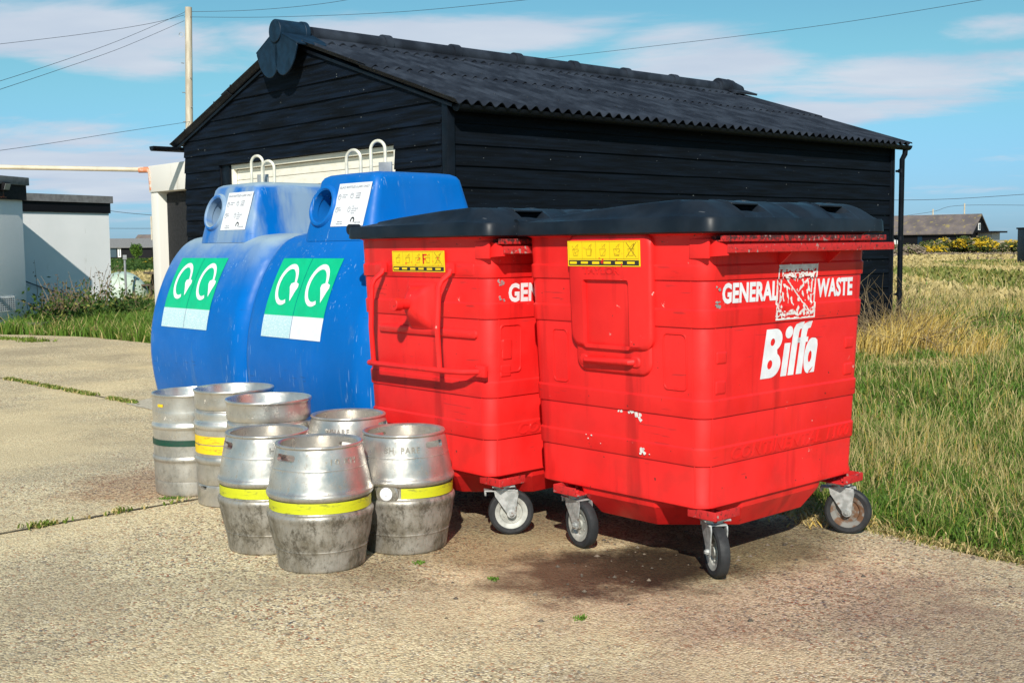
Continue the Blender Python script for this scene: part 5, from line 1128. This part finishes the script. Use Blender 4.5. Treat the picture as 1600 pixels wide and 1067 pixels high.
# ------------------------------------------------------------------ far cottages
def cottage(label, x, y, rz, L_, D_, ze, zr, wins, wall='fascia', roofm='lichen', porch_=0.):
    t = thing('cottage', label, 'house', (x, y, -.1), rz, 'distant cottages')
    mb = MB(); mb.add([(a, b, c) for a in (-L_ / 2, L_ / 2) for b, c in ((-D_ / 2, 0), (D_ / 2, 0), (D_ / 2, ze), (0, zr - .12), (-D_ / 2, ze))], [(4, 3, 2, 1, 0), (5, 6, 7, 8, 9)] + [(i, (i + 1) % 5, 5 + (i + 1) % 5, 5 + i) for i in range(5)]); fixn(mb.build('wall', wall, t, smooth=False))
    mb = MB(); o_ = .25
    for s in (-1, 1): mb.add([(a, b, c) for a in (-L_ / 2 - o_, L_ / 2 + o_) for b, c in ((0, zr), (s * (D_ / 2 + .35), ze - .1), (s * (D_ / 2 + .35), ze - .22), (0, zr - .15))], [(0, 1, 2, 3), (7, 6, 5, 4), (0, 4, 5, 1), (1, 5, 6, 2), (2, 6, 7, 3), (3, 7, 4, 0)])
    fixn(mb.build('roof', roofm, t, smooth=False))
    for fx, z0, z1, w, m, face in wins:
        mb = MB()
        c_ = (fx, -D_ / 2 - .03, (z0 + z1) / 2) if face == 'f' else (L_ / 2 + .03, fx, (z0 + z1) / 2); d_ = (w, .08, z1 - z0) if face == 'f' else (.08, w, z1 - z0)
        mb.box(c_, d_); wi = fixn(mb.build('window', m, t))
        if m == 'whitepaint':
            mb = MB()
            for i in (-1, 0, 1) if w > 1.5 else (0,):
                c3 = (c_[0] + (i * w * .3 if face == 'f' else .045), c_[1] - (.045 if face == 'f' else -i * w * .3), c_[2]); mb.box(c3, (w * .22, .02, (z1 - z0) * .8) if face == 'f' else (.02, w * .6, (z1 - z0) * .7))
            mb.build('pane', 'glass', wi, smooth=False)
    if porch_:
        mb = MB(); mb.box((L_ / 2 + porch_ / 2, .5, ze - .02), (porch_, D_ - 1.2, .18)); fixn(mb.build('porch_roof', 'fascia', t)); mb = MB(); mb.box((L_ / 2 + porch_ / 2 - .3, .6, (ze - .1) / 2), (porch_ - .7, D_ - 2.2, ze - .12)); fixn(mb.build('porch_wall', 'metalgrey', t))
    return t
q = at(1440, 384, 125.)
cottage('black far cottage with a lichened roof beyond the gorse on the right', q.x + .6, 128, -.72, 13.4, 4.6, 2.15, 4.1, [(-5.2, .3, 1.9, 2.4, 'whitepaint', 'f'), (-1.4, .5, 1.5, .55, 'whitepaint', 'f'), (1.2, .2, 1.8, .5, 'navy', 'f'), (4.2, .7, 1.6, .5, 'glass', 'f'), (-.1, 2.35, 3.1, .55, 'whitepaint', 'g')], porch_=2.2)
q = at(190, 400, 150.)
cottage('low black distant hut with white framed windows, left of the far tree', -49.8, 150, .1, 6.8, 4, 1.7, 2.7, [(-2.6, .3, 1.5, .9, 'whitepaint', 'f'), (-1.4, .3, 1.5, .9, 'glass', 'f'), (-.6, .3, 1.5, .4, 'whitepaint', 'f')], roofm='coping')
cottage('grey roofed distant cottage with white windows behind the thin pole', -45.2, 152, -.1, 7.5, 5, 1.7, 3.2, [(-.2, .3, 1.5, 1.0, 'whitepaint', 'f'), (1.2, .3, 1.5, 1.6, 'whitepaint', 'f')], roofm='lichen')
mb = MB(); q = at(1611, 380, 60.); t = thing('distant_hut', 'dark blue hut just showing at the right edge', 'hut', (q.x, 60, 0)); mb.box((0, 0, .85), (.9, 1.2, 1.9), bev=.02); fixn(mb.build('wall', 'navy', t)); mb = MB(); mb.box((0, 0, 1.82), (1.0, 1.3, .08)); fixn(mb.build('roof', 'fascia', t))

# ------------------------------------------------------------------ bushes
def leaf_cloud(n_, blobs, size, mats, wts, seed):
    rs = random.Random(seed); V = []; Fc = []; mi = []
    for _ in range(n_):
        bx, by, bz, rx, ry, rz_ = rs.choice(blobs); u = Vector((rs.gauss(0, 1), rs.gauss(0, 1), rs.gauss(0, 1))).normalized() * rs.uniform(.55, 1.05)
        p = Vector((bx + u.x * rx, by + u.y * ry, bz + u.z * rz_))
        if p.z < .0: continue
        d = Vector((rs.gauss(0, 1), rs.gauss(0, 1), rs.gauss(0, .8) + .4)).normalized(); e = d.orthogonal().normalized(); s_ = size * rs.uniform(.5, 1.4); o = len(V)
        V += [p - d * s_, p + e * s_ * .4, p + d * s_, p - e * s_ * .4]; Fc.append((o, o + 1, o + 2, o + 3)); k = 0; w_ = wts(p, u, rs); mi.append(w_)
    me = bpy.data.meshes.new('foliage'); me.from_pydata([tuple(v) for v in V], [], Fc)
    for m in mats: me.materials.append(MT[m])
    me.polygons.foreach_set('material_index', mi); me.update(); return me
def gorse(label, px, py, D, w, h, fl, seed):
    q = at(px, py, D); t = thing('gorse_bush', label, 'bush', (q.x, D, -.12), 0, 'flowering gorse bushes'); rs = random.Random(seed)
    bl = [(rs.uniform(-w / 2, w / 2), rs.uniform(-1.2, 1.2), h * rs.uniform(.25, .6), w * .16, .9, h * rs.uniform(.3, .42)) for _ in range(9)]
    hot = [(rs.uniform(-w / 2, w / 2), h * rs.uniform(.45, 1.0)) for _ in range(fl)]
    def wt(p, u, r_):
        for a, b in hot:
            if abs(p.x - a) < w * .11 and abs(p.z - b) < h * .20: return 1 if r_.random() < .75 else 0
        return 1 if r_.random() < .06 else (2 if r_.random() < .14 else 0)
    me = leaf_cloud(2600, bl, .17, ['gorse', 'flower', 'heath'], wt, seed); o = bpy.data.objects.new('foliage', me); COL.objects.link(o); o.parent = t
    mb = MB()
    for _ in range(5): x = rs.uniform(-w * .35, w * .35); mb.tube([(x, 0, 0), (x + rs.uniform(-.3, .3), rs.uniform(-.3, .3), h * .6)], [.05, .02], 5)
    mb.build('stem', 'wood', t)
gorse('yellow flowering gorse at the left of the clump, in front of the far cottage windows', 1440, 386, 103, 4.6, 1.15, 3, 1)
gorse('tall yellow topped gorse in the middle, below the cottage gable', 1478, 382, 105, 4.8, 1.75, 4, 2)
gorse('gorse with a bright yellow crown below the cottage porch', 1519, 382, 104, 4.6, 1.85, 5, 3)
gorse('olive green gorse with few flowers at the right of the clump', 1556, 386, 106, 5.0, 1.5, 2, 4)
def bush(name, label, cat, x, y, w, h, n_, size, mats, seed, wtf, grp=None):
    t = thing(name, label, cat, (x, y, -.05), 0, grp); rs = random.Random(seed)
    bl = [(rs.uniform(-w / 2, w / 2), rs.uniform(-w / 3, w / 3), h * rs.uniform(.2, .6), w * .25, w * .22, h * .35) for _ in range(8)]
    me = leaf_cloud(n_, bl, size, mats, wtf, seed); o = bpy.data.objects.new('foliage', me); COL.objects.link(o); o.parent = t
    mb = MB()
    for _ in range(4): mb.tube([(0, 0, 0), (rs.uniform(-.2, .2) * w, rs.uniform(-.2, .2) * w, h * .6)], [.03 * h, .012 * h], 5)
    mb.build('stem', 'wood', t); return t
q = at(1408, 390, 90); bush('heather_bush', 'grey brown dead looking bush beside the downpipe in the distance', 'bush', q.x, 90, 2.6, 1.15, 1800, .13, ['heath', 'g2'], 9, lambda p, u, r_: 0 if r_.random() < .85 else 1)
q = at(212, 400, 140); bush('round_tree', 'round green bush between the two distant cottages on the left', 'tree', q.x, 140, 1.3, 2.2, 1500, .13, ['gd', 'g1'], 10, lambda p, u, r_: 0 if r_.random() < .6 else 1)
q = at(241, 404, 90); bush('small_bush', 'small yellow green bush at the left foot of the porch in the distance', 'bush', q.x, 90, 1.0, .8, 700, .08, ['gd', 'flower', 'g2'], 12, lambda p, u, r_: 0 if r_.random() < .7 else (1 if r_.random() < .3 else 2))
# tall dead weeds by the white wall
def weed_clump(label, x, y, n_, h, spread, seed, green):
    t = thing('weed_clump', label, 'weeds', (x, y, 0), 0, 'tall weeds by the white wall'); rs = random.Random(seed); mb = MB(); ml = MB()
    for _ in range(n_):
        a = rs.uniform(0, 2 * pi); r0 = abs(rs.gauss(0, spread * .35)); p = Vector((r0 * cos(a), r0 * sin(a), 0)); L_ = h * rs.uniform(.45, 1.1); d = Vector((rs.gauss(0, .4), rs.gauss(0, .3), 1)).normalized(); pts_ = [p]
        for k in range(4): d = (d + Vector((rs.gauss(0, .16), rs.gauss(0, .1), -.05))).normalized(); pts_.append(pts_[-1] + d * L_ / 4)
        mb.tube(pts_, [.007, .006, .005, .004, .002], 4)
        for k in range(rs.randint(3, 8)):
            q_ = pts_[rs.randint(1, 3)].lerp(pts_[4], rs.random()); s_ = rs.uniform(.012, .03); e = Vector((rs.gauss(0, 1), rs.gauss(0, 1), rs.gauss(0, 1))).normalized(); f_ = e.orthogonal().normalized()
            ml.add([q_, q_ + e * s_ + f_ * s_ * .5, q_ + e * s_ * 2, q_ + e * s_ - f_ * s_ * .5], [(0, 1, 2, 3)], 1)
    for _ in range(int(green)):
        p = Vector((rs.gauss(0, spread * .5), rs.gauss(0, spread * .4), abs(rs.gauss(0, h * .22)))); s_ = rs.uniform(.02, .05); e = Vector((rs.gauss(0, 1), rs.gauss(0, 1), rs.gauss(.4, 1))).normalized(); f_ = e.orthogonal().normalized(); ml.add([p, p + e * s_ + f_ * s_ * .5, p + e * s_ * 2, p + e * s_ - f_ * s_ * .5], [(0, 1, 2, 3)], 0 if rs.random() < .8 else 2)
    mb.build('stalks', 'bramble', t, smooth=False); ml.build('leaves', ['gd', 'wood', 'g2'], t, smooth=False)
weed_clump('tangle of tall brown stalks in front of the white wall, nearest the vent', -7.35, 18.8, 44, .95, .7, 3, 1800)
weed_clump('leafy green weeds with dead stems at the middle of the white wall', -7.2, 19.8, 38, 1.05, .8, 4, 3200)
weed_clump('thin dead stems at the right end of the white wall', -6.95, 21.2, 16, .9, .6, 5, 700)
# dry bramble at the back corner of the shed
br = thing('dry_bramble', 'tangle of bare brown bramble at the foot of the downpipe', 'bramble', (4.55, 13.9, 0)); mb = MB(); rs = random.Random(8)
for _ in range(330):
    p = Vector((rs.gauss(0, .38), rs.gauss(0, .5), 0)); L_ = rs.uniform(.4, 1.1); d = Vector((rs.gauss(-.15, .6), rs.gauss(-.2, .5), .9)).normalized(); pts_ = [p]
    for k in range(5): d = (d + Vector((rs.gauss(0, .28), rs.gauss(0, .2), -.13))).normalized(); pts_.append(pts_[-1] + d * L_ / 5)
    mb.tube(pts_, [.004, .004, .003, .003, .002, .001], 4)
mb.build('canes', 'bramble', br, smooth=False)
